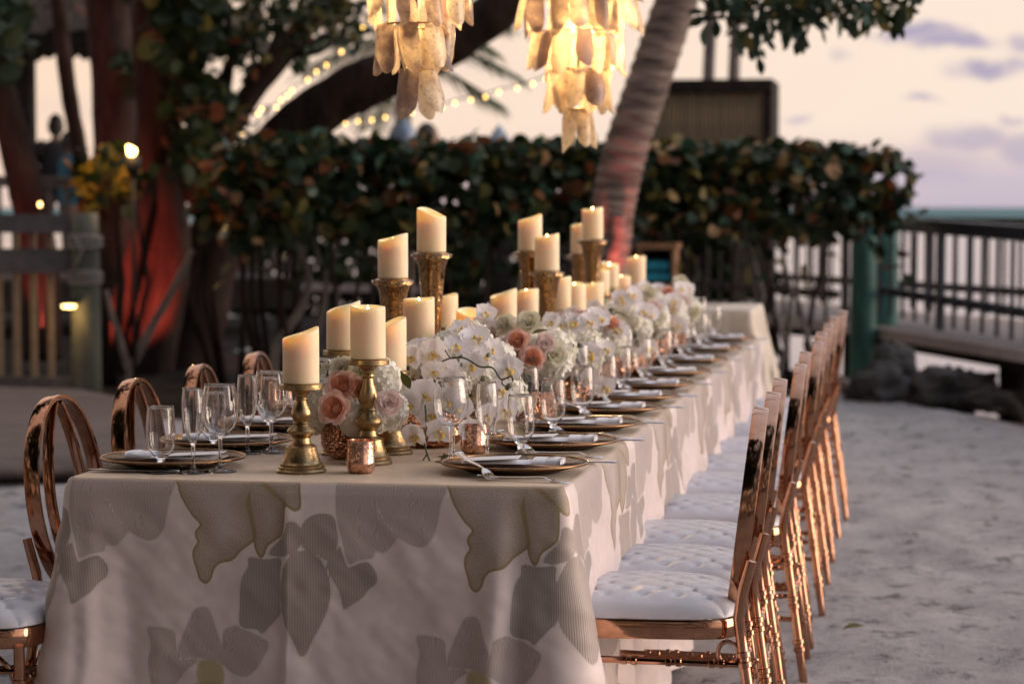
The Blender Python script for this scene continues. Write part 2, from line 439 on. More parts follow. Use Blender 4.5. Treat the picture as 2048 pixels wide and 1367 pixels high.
def menu():
    m, t, b = newmat('menu_card')
    tcn = nd(t, 'ShaderNodeTexCoord'); sx = nd(t, 'ShaderNodeSeparateXYZ', {0: tcn.outputs['Object']})
    w = nd(t, 'ShaderNodeTexWave', {'Vector': tcn.outputs['Object'], 'Scale': 26.0}); w.bands_direction = 'Y'
    n = nd(t, 'ShaderNodeTexNoise', {'Vector': tcn.outputs['Object'], 'Scale': 380.0, 'Detail': 2})
    k = nd(t, 'ShaderNodeMath', {0: mrange(t, w.outputs['Fac'], .72, .8), 1: mrange(t, n.outputs['Fac'], .5, .56)}, operation='MULTIPLY')
    t.links.new(tmix(t, k.outputs[0], (.82, .80, .78), (.45, .44, .45)), b.inputs['Base Color']); b.inputs['Roughness'].default_value = .7
    return m
M['menu'] = menu()
def satin_white():
    m = pm('white_tufted_leather', (.56, .56, .60), (.52, .52, .565), .30, 0, 8, bump=.06, bscale=90, spec=.5)
    return m
M['cushion'] = satin_white()
def capiz():
    m, t, b = newmat('capiz_shell')
    tcn = nd(t, 'ShaderNodeTexCoord'); oi = nd(t, 'ShaderNodeObjectInfo')
    ofs = nd(t, 'ShaderNodeVectorMath', {0: tcn.outputs['Object'], 1: oi.outputs['Location']}, operation='ADD')
    n = nd(t, 'ShaderNodeTexNoise', {'Vector': ofs.outputs[0], 'Scale': 14.0, 'Detail': 5, 'Roughness': .65})
    n2 = nd(t, 'ShaderNodeTexNoise', {'Vector': ofs.outputs[0], 'Scale': 90.0, 'Detail': 4})
    ad = nd(t, 'ShaderNodeMath', {0: n.outputs['Fac'], 1: oi.outputs['Random']}, operation='MULTIPLY_ADD'); ad.inputs[1].default_value = 1.0
    sm = nd(t, 'ShaderNodeMath', {0: n.outputs['Fac'], 1: nd(t, 'ShaderNodeMath', {0: oi.outputs['Random'], 1: .5}, operation='MULTIPLY').outputs[0]}, operation='ADD')
    f = mrange(t, sm.outputs[0], .55, .98)
    c = tmix(t, f, (.80, .65, .43), (.24, .165, .145))
    c = tmix(t, mrange(t, n2.outputs['Fac'], .55, .7, 0, .5), c, (.16, .10, .08))
    t.links.new(c, b.inputs['Base Color']); b.inputs['Roughness'].default_value = .3; b.inputs['Coat Weight'].default_value = .3
    tr = nd(t, 'ShaderNodeBsdfTranslucent', {'Color': c})
    mx = nd(t, 'ShaderNodeMixShader', {0: .38, 1: b.outputs[0], 2: tr.outputs[0]})
    t.links.new(mx.outputs[0], t.nodes['Material Output'].inputs[0])
    return m
M['capiz'] = capiz()
def sand():
    m, t, b = newmat('beach_sand')
    tcn = nd(t, 'ShaderNodeTexCoord')
    n = nd(t, 'ShaderNodeTexNoise', {'Vector': tcn.outputs['Object'], 'Scale': 1.3, 'Detail': 7, 'Roughness': .65})
    n2 = nd(t, 'ShaderNodeTexNoise', {'Vector': tcn.outputs['Object'], 'Scale': 18.0, 'Detail': 8, 'Roughness': .75})
    n3 = nd(t, 'ShaderNodeTexNoise', {'Vector': tcn.outputs['Object'], 'Scale': 150.0, 'Detail': 3})
    c = tmix(t, mrange(t, n.outputs['Fac'], .3, .7), (.58, .55, .54), (.45, .425, .42))
    c = tmix(t, mrange(t, n2.outputs['Fac'], .50, .68, 0, .75), c, (.29, .265, .255))
    n4 = nd(t, 'ShaderNodeTexNoise', {'Vector': tcn.outputs['Object'], 'Scale': 5.5, 'Detail': 9, 'Roughness': .8})
    c = tmix(t, mrange(t, n4.outputs['Fac'], .53, .62, 0, .85), c, (.17, .155, .155))
    c = tmix(t, mrange(t, n3.outputs['Fac'], .6, .7, 0, .5), c, (.17, .155, .15))
    t.links.new(c, b.inputs['Base Color']); b.inputs['Roughness'].default_value = .95; b.inputs['Specular IOR Level'].default_value = .15
    b1 = nd(t, 'ShaderNodeBump', {'Height': n2.outputs['Fac'], 'Strength': .75, 'Distance': .07})
    b2 = nd(t, 'ShaderNodeBump', {'Height': n3.outputs['Fac'], 'Strength': .6, 'Distance': .008, 'Normal': b1.outputs[0]})
    t.links.new(b2.outputs[0], b.inputs['Normal'])
    return m
M['sand'] = sand()
def sea():
    m, t, b = newmat('sea_water')
    tcn = nd(t, 'ShaderNodeTexCoord')
    mp_ = nd(t, 'ShaderNodeMapping', {0: tcn.outputs['Object'], 'Scale': (.5, 1.6, 1)})
    n = nd(t, 'ShaderNodeTexNoise', {'Vector': mp_.outputs[0], 'Scale': 1.6, 'Detail': 6, 'Roughness': .6})
    # pale water near, teal far out: bright sky reflection graded in by distance
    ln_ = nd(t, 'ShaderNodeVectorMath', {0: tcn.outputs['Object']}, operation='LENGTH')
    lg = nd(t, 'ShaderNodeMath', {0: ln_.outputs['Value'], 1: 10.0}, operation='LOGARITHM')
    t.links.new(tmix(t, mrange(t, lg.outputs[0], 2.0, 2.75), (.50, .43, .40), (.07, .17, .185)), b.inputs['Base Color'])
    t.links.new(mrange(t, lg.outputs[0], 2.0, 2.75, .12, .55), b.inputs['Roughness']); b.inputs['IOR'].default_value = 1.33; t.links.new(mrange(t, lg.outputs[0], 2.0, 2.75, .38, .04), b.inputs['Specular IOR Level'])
    bp = nd(t, 'ShaderNodeBump', {'Height': n.outputs['Fac'], 'Strength': .55, 'Distance': .25}); t.links.new(bp.outputs[0], b.inputs['Normal'])
    return m
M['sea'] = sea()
def cloth():
    m, t, b = newmat('floral_jacquard_cloth')
    A = lambda n: nd(t, 'ShaderNodeAttribute', attribute_name=n).outputs['Fac']
    uv = nd(t, 'ShaderNodeAttribute', attribute_name='clothuv')
    u = uv.outputs['Vector']
    fine = nd(t, 'ShaderNodeTexNoise', {'Vector': u, 'Scale': 420.0, 'Detail': 3, 'Roughness': .7})
    mid = nd(t, 'ShaderNodeTexNoise', {'Vector': u, 'Scale': 30.0, 'Detail': 4})
    base = tmix(t, mrange(t, mid.outputs['Fac'], .35, .65), (.75, .635, .60), (.70, .59, .56))
    base = tmix(t, mrange(t, fine.outputs['Fac'], .5, .7, 0, .18), base, (.45, .38, .32))
    # warped coordinate for the woven veins
    wn_ = nd(t, 'ShaderNodeTexNoise', {'Vector': u, 'Scale': 16.0, 'Detail': 2})
    wv = nd(t, 'ShaderNodeVectorMath', {0: u, 1: nd(t, 'ShaderNodeVectorMath', {0: wn_.outputs['Color'], 1: (.06, .02, 0)}, operation='MULTIPLY').outputs[0]}, operation='ADD')
    st = nd(t, 'ShaderNodeTexWave', {'Vector': u, 'Scale': 88.0, 'Distortion': 1.2, 'Detail': 1, 'Detail Scale': .15}); st.bands_direction = 'X'
    vn = nd(t, 'ShaderNodeTexWave', {'Vector': wv.outputs[0], 'Scale': 58.0, 'Distortion': 7.0, 'Detail': 2, 'Detail Scale': 1.0}); vn.bands_direction = 'X'
    e = .0012
    gold, stripe, vein, yel = A('gold'), A('stripe'), A('vein'), A('yellow')
    # veined petals
    vcol = tmix(t, mrange(t, vn.outputs['Fac'], .15, .6), (.385, .315, .28), (.475, .395, .355))
    c = tmix(t, mrange(t, vein, e, -e, 0, .9), base, vcol)
    line = nd(t, 'ShaderNodeMath', {0: mrange(t, vein, .0045, .0015), 1: mrange(t, vein, -.0005, .0008)}, operation='MULTIPLY').outputs[0]
    c = tmix(t, line, c, (.63, .57, .52))
    # striped leaves
    scol = tmix(t, mrange(t, st.outputs['Fac'], .3, .7), (.27, .215, .185), (.46, .385, .345))
    c = tmix(t, mrange(t, stripe, e, -e), c, scol)
    line2 = nd(t, 'ShaderNodeMath', {0: mrange(t, stripe, .005, .0018), 1: mrange(t, stripe, -.0005, .0008)}, operation='MULTIPLY').outputs[0]
    c = tmix(t, line2, c, (.63, .57, .52))
    # gold edged petals: speckle thickening towards the edge
    spk = mrange(t, nd(t, 'ShaderNodeMath', {0: fine.outputs['Fac'], 1: mrange(t, gold, -.06, -.004, 0, .16, False)}, operation='ADD').outputs[0], .52, .64)
    gcol = tmix(t, spk, (.52, .445, .41), (.36, .28, .20))
    c = tmix(t, mrange(t, gold, e, -e), c, gcol)
    edge = nd(t, 'ShaderNodeMath', {0: mrange(t, gold, -.0055, -.003), 1: mrange(t, gold, .0018, .0005)}, operation='MULTIPLY').outputs[0]
    c = tmix(t, edge, c, (.30, .22, .11))
    c = tmix(t, mrange(t, yel, .004, -.006, 0, .8), c, tmix(t, mrange(t, fine.outputs['Fac'], .4, .6), (.42, .34, .08), (.36, .29, .15)))
    # gold thread of the table top weave
    top = A('topweave')
    c = tmix(t, nd(t, 'ShaderNodeMath', {0: top, 1: mrange(t, mid.outputs['Fac'],   .2, .5, .7, .95)}, operation='MULTIPLY').outputs[0], c, tmix(t, mrange(t, fine.outputs['Fac'], .4, .6), (.45, .31, .18), (.33, .225, .125)))
    t.links.new(c, b.inputs['Base Color'])
    b.inputs['Roughness'].default_value = .5; b.inputs['Specular IOR Level'].default_value = .4
    b.inputs['Sheen Weight'].default_value = .25; b.inputs['Sheen Roughness'].default_value = .4
    bp = nd(t, 'ShaderNodeBump', {'Height': fine.outputs['Fac'], 'Strength': .12, 'Distance': .002}); t.links.new(bp.outputs[0], b.inputs['Normal'])
    return m
M['cloth'] = cloth()
M['cloth_plain'] = pm('cream_cloth', (.60, .52, .42), (.54, .47, .38), .55, 0, 20, bump=.05)
# ================================================================== SETTING
# sand: one rolling sheet, fine near the table, falling to the sea beyond the boardwalk
def shore(x, y):
    # signed distance past the boardwalk front edge (positive = seaward)
    pts = [(3.5, 8.4), (-.6, 19.98), (-5.0, 28.0), (-16, 34)]
    best = 1e9
    for (ax, ay), (bx, by) in zip(pts[:-1], pts[1:]):
        ex, ey = bx - ax, by - ay; L2 = ex * ex + ey * ey
        k = max(0, min(1, ((x - ax) * ex + (y - ay) * ey) / L2))
        px, py = ax + ex * k, ay + ey * k
        d = math.hypot(x - px, y - py)
        s = 1 if (ex * (y - ay) - ey * (x - ax)) < 0 else -1
        if d < abs(best): best = s * d
    return best
def ground_z(x, y):
    z = .022 * fbm(x * 1.1, y * 1.1, 3, 3) + .026 * fbm(x * 3.3, y * 3.3, 7, 3)
    z += .016 * max(-.25, fbm(x * 7.5, y * 7.5, 1, 3))
    s = shore(x, y)
    if s > -.6: z -= .22 * (s + .6)
    return max(z, -2.5)
mb = MB()
xs = list(np.concatenate([np.arange(-60, -8, 2.0), np.arange(-8, -3, .12), np.arange(-3, 3.2, .05), np.arange(3.2, 8, .4), np.arange(8, 30, 3.0)]))
ys = list(np.concatenate([np.arange(-30, 3, 3.0), np.arange(3, 6, .12), np.arange(6, 18.5, .06), np.arange(18.5, 30, .4), np.arange(30, 60, 3.0)]))
mb.grid(lambda u, v: (xs[int(round(u * (len(xs) - 1)))], ys[int(round(v * (len(ys) - 1)))], ground_z(xs[int(round(u * (len(xs) - 1)))], ys[int(round(v * (len(ys) - 1)))])), len(xs), len(ys))
tag(mb.build('sand_ground', M['sand']), kind='structure')
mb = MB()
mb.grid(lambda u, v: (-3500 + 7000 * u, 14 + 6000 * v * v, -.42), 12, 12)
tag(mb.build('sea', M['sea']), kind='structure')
# dark planting bed under the hedges
mb = MB()
bed = [(-9.5, 16.9), (-6.5, 16.4), (-4.6, 14.6), (-3.0, 15.4), (-.5, 18.0), (-.55, 19.3), (-4.6, 26.5), (-9.5, 29)]
def bedfn(u, v):
    n = 30
    lo = [(-9.5, 16.9), (-6.5, 16.4), (-4.6, 14.6), (-3.0, 15.4), (-.6, 18.0)]; hi = [(-12, 30), (-8, 28.2), (-5.2, 27.4), (-3.4, 24.4), (-.9, 19.8)]
    def ev(a):
        k = u * 4; i = min(3, int(k)); f = k - i
        return (a[i][0] + (a[i + 1][0] - a[i][0]) * f, a[i][1] + (a[i + 1][1] - a[i][1]) * f)
    p, q = ev(lo), ev(hi); x, y = p[0] + (q[0] - p[0]) * v, p[1] + (q[1] - p[1]) * v
    return (x, y, max(ground_z(x, y), -.1) + .03 + .05 * fbm(x * 2, y * 2, 9) - (.06 if v == 0 else 0))
mb.grid(bedfn, 50, 50)
tag(mb.build('planting_bed', M['soil']), kind='structure')
# low pale slab at the left, rounded rim with a dark undercut
mb = MB()
ring = []
for (x, y) in [(-9, 10.2), (-6, 10.5), (-4.5, 10.85), (-4.0, 11.15), (-3.86, 11.6), (-4.1, 12.5), (-4.45, 13.6), (-5.0, 14.8), (-5.6, 15.6), (-7, 15.9), (-9, 16)]:
    ring.append(Vector((x, y, 0)))
ctr = Vector((-6.6, 13.2, 0)); vs = []; fs = []
prof = [(.94, -.05), (.95, .03), (.985, .045), (1.0, .075), (.995, .105), (.975, .125), (.9, .135), (.6, .14), (.0, .142)]
for k, z in prof:
    for p in ring: q = ctr + (p - ctr) * k; vs.append((q.x, q.y, z + .01 * fbm(q.x * 1.5, q.y * 1.5, 2)))
n = len(ring)
for j in range(len(prof) - 1):
    for i in range(n - 1): fs.append((j * n + i, j * n + i + 1, (j + 1) * n + i + 1, (j + 1) * n + i))
mb.add(vs, fs); mb.build('stone_terrace', M['slab']); tag(bpy.data.objects['stone_terrace'], kind='structure')

# ------------------------------------------------------------------ boardwalk over the water
def plank_run(root, a, b, width, z, step=.15, limit=300):
    a, b = Vector((a[0], a[1], 0)), Vector((b[0], b[1], 0)); d = (b - a); L = d.length; d.normalize(); o = Vector((d.y, -d.x, 0))
    mbp = MB(); mbp.box((0, 0, 0), (step - .012, width, .035)); me = mbp.mesh('plank', M['wood_board'])
    for i in range(int(L / step)):
        c = a + d * (i + .5) * step + o * (width / 2 + rng.uniform(-.012, .012)); c.z = z + rng.uniform(-.003, .003)
        p = link('plank', me, root, c); p.rotation_euler = (0, 0, math.atan2(d.y, d.x))
    return d, o, L
def rail(label, a, b, z0, ztop, mat, cat='railing', group=None, spacing=.27, posts=2.2, zlow=None, name='railing', low_to=None, bal=.024, tilt=0.0):
    a, b = Vector((*a, 0)), Vector((*b, 0)); d = b - a; L = d.length; d.normalize(); ang = math.atan2(d.y, d.x)
    root = empty(name, (a.x, a.y, z0), ang); tag(root, label, cat, group)
    H = ztop - z0
    root.rotation_euler = (0, -tilt, ang)
    MB().box((L / 2, 0, H - .02), (L, .11, .035)).box((L / 2, 0, H - .075), (L, .04, .07)).build('top_rail', mat, root, False)
    zl = (zlow - z0) if zlow else .1
    MB().box((L / 2, 0, zl), (L, .04, .07)).build('bottom_rail', mat, root, False)
    mbb = MB(); zb = zl if low_to is None else low_to - z0
    mbb.box((0, 0, (H - .11 + zb) / 2), (bal, bal, H - .11 - zb)); me = mbb.mesh('baluster', mat, False)
    n = int(L / spacing)
    for i in range(n):
        link('baluster', me, root, ((i + .5) * L / n + rng.uniform(-.006, .006), .041, 0))
    mbp = MB().box((0, 0, H / 2), (.055, .055, H)); mep = mbp.mesh('post', mat, False)
    for i in range(int(L / posts) + 1): link('post', mep, root, (min(L, i * posts), -.07, 0))
    return root
DZ = .375
A_, B_, C_, D_ = (2.2, 12.2), (-.6, 19.98), (-5.0, 28.0), (-10.0, 30.6)
for (p, q, lab) in ((A_, B_, 'near boardwalk section of pale planks over the water on the right'), (B_, C_, 'boardwalk section of pale planks running away behind the hedge'), (C_, D_, 'farthest boardwalk section behind the dark shrubs on the left')):
    bw = empty('boardwalk', (0, 0, 0)); tag(bw, lab, 'boardwalk', 'boardwalk sections')
    d, o, L = plank_run(bw, p, q, 1.9, DZ - .018)
    P, Q = Vector((*p, 0)), Vector((*q, 0)); up = Vector((0, 0, 1))
    MB().bar(P - o * .013 + up * (DZ - .02), Q - o * .013 + up * (DZ - .02), .026, .085).build('edge_board', M['wood_edge'], bw, False)
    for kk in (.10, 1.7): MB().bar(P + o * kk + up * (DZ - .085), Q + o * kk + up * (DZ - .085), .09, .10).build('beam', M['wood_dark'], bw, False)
    n = max(2, int(L / 2.6))
    for i in range(n + 1):
        for kk in (.28, 1.55):
            c = P + d * (L * i / n) + o * kk
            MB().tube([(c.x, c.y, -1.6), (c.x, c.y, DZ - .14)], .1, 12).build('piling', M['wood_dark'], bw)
d1 = (Vector((*B_, 0)) - Vector((*A_, 0))).normalized(); o1 = Vector((d1.y, -d1.x, 0))
d2 = (Vector((*C_, 0)) - Vector((*B_, 0))).normalized(); o2 = Vector((d2.y, -d2.x, 0))
def off(p, o, k): return (p[0] + o.x * k, p[1] + o.y * k)
rail('dark blue railing along the near edge of the boardwalk on the right', off(A_, o1, .06), off((-.45, 19.56), o1, .06), DZ - .07, 1.14, M['rail_blue'], group='boardwalk railings', zlow=.55, low_to=.36, tilt=.018)
rail('dark blue railing along the seaward edge of the boardwalk on the right', off(A_, o1, 1.84), off(B_, o1, 1.84), DZ, 1.24, M['rail_blue'], group='boardwalk railings', zlow=.60, low_to=.40)
rail('grey wooden railing along the boardwalk section behind the hedge', off((-.8, 20.35), o2, .06), off(C_, o2, .06), DZ, 1.26, M['wood_grey'], group='boardwalk railings', zlow=.62, low_to=.40)
rail('grey wooden railing on the seaward side of the boardwalk behind the hedge', off(B_, o2, 1.84), off(C_, o2, 1.84), DZ, 1.26, M['wood_grey'], group='boardwalk railings', zlow=.62, low_to=.40)
def pile(p, z0, z1, r, mat, label, rope=None):
    t = empty('piling_post', (p[0], p[1], z0)); tag(t, label, 'post', 'wooden pilings')
    mbp = MB(); H = z1 - z0
    mbp.tube([(.02 * fbm(k, 3), .02 * fbm(k, 8), k * H / 8) for k in range(9)], [r * (1.02 - .01 * k) for k in range(8)] + [r * .86], 20)
    mbp.build('post_body', mat, t)
    return t
p = onz(1725, 755, 0); pile(p, -.3, 1.22, .105, M['pile_green'], 'green treated piling at the corner of the boardwalk beside the hedge end')
p = ony(1773, 600, 20.3); pile(p, -1.2, 1.32, .10, M['pile_green'], 'shadowed green piling just behind the corner piling')
p = ony(1533, 600, 22.2); pile(p, -.8, 1.3, .085, M['wood_dark'], 'thin dark piling behind the far end of the table')
# conical caps of piles out in the water
p = ony(998, 300, 25.5)
t = pile(p, -1.5, 1.98, .13, M['wood_dark'], 'piling with a pale blue pointed cap rising above the hedge'); MB().lathe([(.15, 3.46), (.15, 3.5), (.09, 3.62), (.0, 3.74)], 20).build('pointed_cap', M['white_cap'], t)

# ------------------------------------------------------------------ rocks under the boardwalk
def rock(loc, s, mat, label, seed):
    mbr = MB()
    def fn(u, v):
        a = 2 * math.pi * u; b = math.pi * (v - .5)
        p = Vector((math.cos(b) * math.cos(a), math.cos(b) * math.sin(a), math.sin(b)))
        k = 1 + .10 * noise.noise(p * 8 + Vector((seed, 1, 0))) + .5 * noise.noise(p * 1.6 + Vector((seed, 0, 0))) + .2 * noise.noise(p * 3.5 + Vector((0, seed, 0)))
        k *= 1 - .25 * abs(noise.noise(p * 2.2 + Vector((0, 0, seed))))
        return (p.x * k * s[0], p.y * k * s[1], p.z * k * s[2])
    mbr.grid(fn, 36, 24, True)
    o = mbr.build('rock', mat, None, True, loc); o.rotation_euler = (0, 0, seed)
    tag(o, label, 'rock', 'rocks at the water edge')
RK = [(1765, 800, .42, .30, 'dark boulder against the foot of the green corner piling'), (1795, 770, .34, .42, 'tall dark boulder beside the green corner piling'), (1840, 800, .45, .24, 'broad dark boulder on the sand under the boardwalk'),
      (1885, 790, .36, .26, 'dark boulder in the middle of the shore rocks'), (1925, 800, .32, .22, 'dark boulder left of the flat grey rock'), (1950, 785, .30, .20, 'flat grey rock rising above the water line'), (1985, 808, .35, .14, 'low dark rock at the right end of the rocks'),
      (2025, 812, .34, .12, 'lowest dark rock at the right edge of the picture'), (1690, 790, .28, .17, 'pale rounded rock on the sand left of the green piling'), (1815, 812, .22, .14, 'small dark rock at the front of the shore rocks'), (1905, 814, .25, .13, 'small dark rock resting on the sand edge')]
for i, (px, py, w, h, lab) in enumerate(RK):
    p = ony(px, py, 17.0 + .35 * (i % 3) - (px - 1750) * .0012); p.z = max(-.08, min(.04, p.z)) + h * .2
    rock(p, (w * .62, w * .5, h * .62), M['rock_tan'] if i in (8,) else M['rock'], lab, 1.7 * i + 1)
p = ony(1790, 735, 17.4); rock(p, (.10, .10, .16), M['rock_tan'], 'tan rounded stone perched on the tall dark boulder', 31.0)

# ------------------------------------------------------------------ leaves
def leaf_mesh(name, mat, kind):
    """a folded, curled leaf of unit length along +x"""
    mbl = MB(); N = 7; rows = []
    for i in range(N):
        t = i / (N - 1)
        if kind == 'round': w = .5 * math.sqrt(max(0, 1 - (2 * t - 1) ** 2)) * (1 - .12 * t) + (.02 if 0 < i < N - 1 else .004)
        elif kind == 'almond': w = .23 * math.sin(math.pi * t ** 1.35) + .004
        else: w = .05 * math.sin(math.pi * t ** .7) + .004
        rows.append((t, w))
    vs = []; fs = []
    for t, w in rows:
        droop = -.18 * t * t
        vs += [(t, w, droop + .35 * w * .6), (t, 0, droop), (t, -w, droop + .35 * w * .6)]
    for i in range(N - 1):
        a = i * 3
        fs += [(a, a + 1, a + 4, a + 3), (a + 1, a + 2, a + 5, a + 4)]
    mbl.add(vs, fs)
    return mbl, mbl.mesh(name, mat)
LEAF = {}
for kind in ('round', 'almond'):
    for k in ('leaf_dark', 'leaf_teal', 'leaf_olive', 'leaf_rust', 'leaf_gold', 'leaf_sunlit'):
        LEAF[kind, k] = leaf_mesh('leaf', M[k], kind)
def rnd_rot(flat=.5):
    return (Matrix.Rotation(rng.uniform(0, 6.283), 3, 'Z') @ Matrix.Rotation(rng.gauss(.35, flat), 3, 'Y') @ Matrix.Rotation(rng.gauss(0, flat), 3, 'X'))
def foliage(root, pts, size, kind, mix, nobj=300, flat=.7, big=True):
    """pts sorted so the nearest leaves to the camera become parts; the rest one 'stuff' mesh"""
    keys = [k for k, w in mix]; ws = [w for k, w in mix]
    pts = sorted(pts, key=lambda p: p[1]) if big else pts
    st = MB(); used = keys
    base = Vector(root.location)
    for i, p in enumerate(pts):
        k = rng.choices(keys, ws)[0]; s = size * rng.uniform(.65, 1.2); r = rnd_rot(flat); q = Vector(p) - base
        mbl, me = LEAF[kind, k]
        if i < nobj:
            o = link('leaf', me, root, q); o.rotation_euler = r.to_euler(); o.scale = (s, s, s)
        else:
            st.cur = keys.index(k); st.add([q + r @ (Vector(v) * s) for v in mbl.v], mbl.f)
    if st.v:
        o = st.build('foliage', [M[k] for k in keys], root); o['kind'] = 'stuff'

# ------------------------------------------------------------------ clipped sea grape hedge
H0, H1 = Vector((-4.22, 15.5, 0)), Vector((-.40, 18.75, 0))
hd = (H1 - H0).normalized(); hn = Vector((hd.y, -hd.x, 0)); HL = (H1 - H0).length
hedge = empty('hedge', H0 + Vector((0, 0, 0))); tag(hedge, 'long clipped hedge of round sea grape leaves behind the table', 'hedge')
pts = []
while len(pts) < 5200:
    s = rng.uniform(-.05, 1); w = rng.uniform(-.42, .5); z = rng.uniform(.82, 1.80)
    # shell: more leaves near the surface, rounded shoulders at the right end
    ez = 1.80 + .05 * fbm(s * 9, 1) + .05 * fbm(s * 30, 4) - .02 * math.sin(s * 5)
    if s > .9: ez -= .22 * ((s - .9) / .1) ** 3
    if z > ez: continue
    lo = 1.14 + .14 * fbm(s * 8, 5) + .02 * s
    if s > .93: lo += .12 * ((s - .93) / .07)
    if z < lo and rng.random() < .95: continue
    depth = min(w + .42, ez - z, (1 - s) * HL)
    if depth > .16 and rng.random() < .8: continue
    q = H0 + hd * (s * HL) + hn * (-1) * 0
    q = H0 + hd * (s * HL) - Vector((-hn.x, -hn.y, 0)) * w; q.z = z
    pts.append(q)
foliage(hedge, pts, .105, 'round', [('leaf_dark', 8), ('leaf_teal', 2.2), ('leaf_olive', 1.8), ('leaf_rust', 1.2), ('leaf_sunlit', .7)])
for i in range(30):
    s = rng.uniform(.02, .86); b = hd * (s * HL) + hn * rng.uniform(-.2, .3)
    x1, x2, x3 = [Vector((rng.uniform(-.16, .16), rng.uniform(-.1, .1), 0)) for _ in range(3)]
    MB().tube([b + Vector((0, 0, -.05)), b + x1 + Vector((0, 0, .32)), b + x1 + x2 + Vector((0, 0, .7)), b + x1 + x2 + x3 + Vector((0, 0, 1.25))], [.026, .022, .018, .01], 6).build('stem', M['bark'] if i % 4 else M['bark_grey'], hedge)
# dark shrubs on the far side of the boardwalk
def shrub(cx, cy, w, h, n, label, mix=[('leaf_dark', 7), ('leaf_olive', 1)], size=.17, z0=.0):
    t = empty('shrub', (cx, cy, z0)); tag(t, label, 'shrub', 'dark shrubs beyond the boardwalk')
    pts = []
    while len(pts) < n:
        x, y, z = rng.gauss(0, .5), rng.gauss(0, .5), rng.uniform(0, 1)
        if x * x + y * y + (max(0, z - .45) / .6) ** 2 > 1.0 + .2 * fbm(x * 3 + cx, z * 3, cy): continue
        pts.append((cx + x * w, cy + y * w, z0 + z * h))
    foliage(t, pts, size, 'round', mix, nobj=0)
    for k in range(4):
        a = rng.uniform(0, 6.28)
        MB().tube([(.1 * math.cos(a), .1 * math.sin(a), -.5), (.25 * w * math.cos(a), .25 * w * math.sin(a), h * .4), (.5 * w * math.cos(a), .5 * w * math.sin(a), h * .8)], [.04, .03, .012], 6).build('stem', M['bark'], t)
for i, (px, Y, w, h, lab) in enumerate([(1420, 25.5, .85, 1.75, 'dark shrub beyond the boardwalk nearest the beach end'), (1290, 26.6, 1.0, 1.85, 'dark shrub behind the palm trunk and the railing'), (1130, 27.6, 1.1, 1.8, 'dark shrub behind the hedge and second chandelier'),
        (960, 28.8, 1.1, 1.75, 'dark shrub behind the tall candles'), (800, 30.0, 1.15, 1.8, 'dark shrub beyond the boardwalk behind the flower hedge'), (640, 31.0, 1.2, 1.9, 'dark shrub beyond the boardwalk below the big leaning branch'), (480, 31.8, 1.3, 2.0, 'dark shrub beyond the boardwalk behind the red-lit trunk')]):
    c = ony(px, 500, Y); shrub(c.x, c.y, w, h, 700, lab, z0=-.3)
def front_shrub(px, py0, py1, Y, wpx, n, label, mix, size):
    c = ony(px, 700, Y); ztop = ony(px, py0, Y).z; zb = ony(px, py1, Y).z; w = wpx * Y / FPX
    t = empty('shrub', (c.x, c.y, 0)); tag(t, label, 'shrub')
    pts = []
    while len(pts) < n:
        x, y, z = rng.uniform(-1, 1), rng.uniform(-1, 1), rng.uniform(-1, 1)
        if x * x + y * y + z * z > 1.0 + .35 * fbm(x * 3, y * 3 + px, z * 3): continue
        pts.append((c.x + x * w, c.y + y * .45, (ztop + zb) / 2 + z * (ztop - zb) / 2))
    foliage(t, pts, size, 'round', mix, nobj=min(n, 240))
    for k in range(5):
        a = rng.uniform(-1, 1)
        MB().tube([(a * .15, 0, -.05), (a * .4, rng.uniform(-.1, .1), zb * .6), (a * .8 * w, rng.uniform(-.2, .2), (ztop + zb) / 2)], [.028, .022, .01], 6).build('stem', M['bark'], t)
front_shrub(215, 285, 420, 17.0, 78, 90, 'leafy shrub with yellow leaves lit by the torch', [('leaf_gold', 2), ('leaf_olive', 3), ('leaf_dark', 4), ('leaf_rust', 1)], .15)
front_shrub(470, 310, 470, 17.2, 75, 260, 'dark red and green shrub between the red-lit trunk and the leaning branch', [('leaf_dark', 5), ('leaf_rust', 4.0), ('leaf_olive', .5)], .13)
front_shrub(560, 300, 450, 16.2, 110, 420, 'dark green shrub joining the left end of the hedge', [('leaf_dark', 6), ('leaf_teal', 2), ('leaf_rust', 1)], .12)

# ------------------------------------------------------------------ trees
def trunk_tube(pts, rad, seed=0, n=14, sub=6, bump=.08):
    """smooth limb through control points with knotty radius"""
    P = [Vector(p) for p in pts]; out = []; rr = []
    for i in range(len(P) - 1):
        p0, p1, p2, p3 = P[max(0, i - 1)], P[i], P[i + 1], P[min(len(P) - 1, i + 2)]
        for k in range(sub):
            t = k / sub
            out.append(.5 * ((2 * p1) + (p2 - p0) * t + (2 * p0 - 5 * p1 + 4 * p2 - p3) * t * t + (3 * p1 - p0 - 3 * p2 + p3) * t ** 3))
            rr.append((rad[i] + (rad[i + 1] - rad[i]) * t) * (1 + bump * fbm(len(out) * .45, seed)))
    out.append(P[-1]); rr.append(rad[-1])
    return out, rr
def limb(root, name, pxs, Y, rpx, mat, dY=None, seed=0):
    base = Vector(root.location)
    pts = [ony(x, y, Y + (dY[i] if dY else 0)) - base for i, (x, y) in enumerate(pxs)]
    rad = [r * Y / FPX for r in rpx]
    o, r = trunk_tube(pts, rad, seed)
    return MB().tube(o, r, 14).build(name, mat, root)
def tree_at(px, Y, label, group='sea grape trees beside the beach'):
    c = ony(px, 700, Y); t = empty('sea_grape_tree', (c.x, c.y, 0)); tag(t, label, 'tree', group); return t
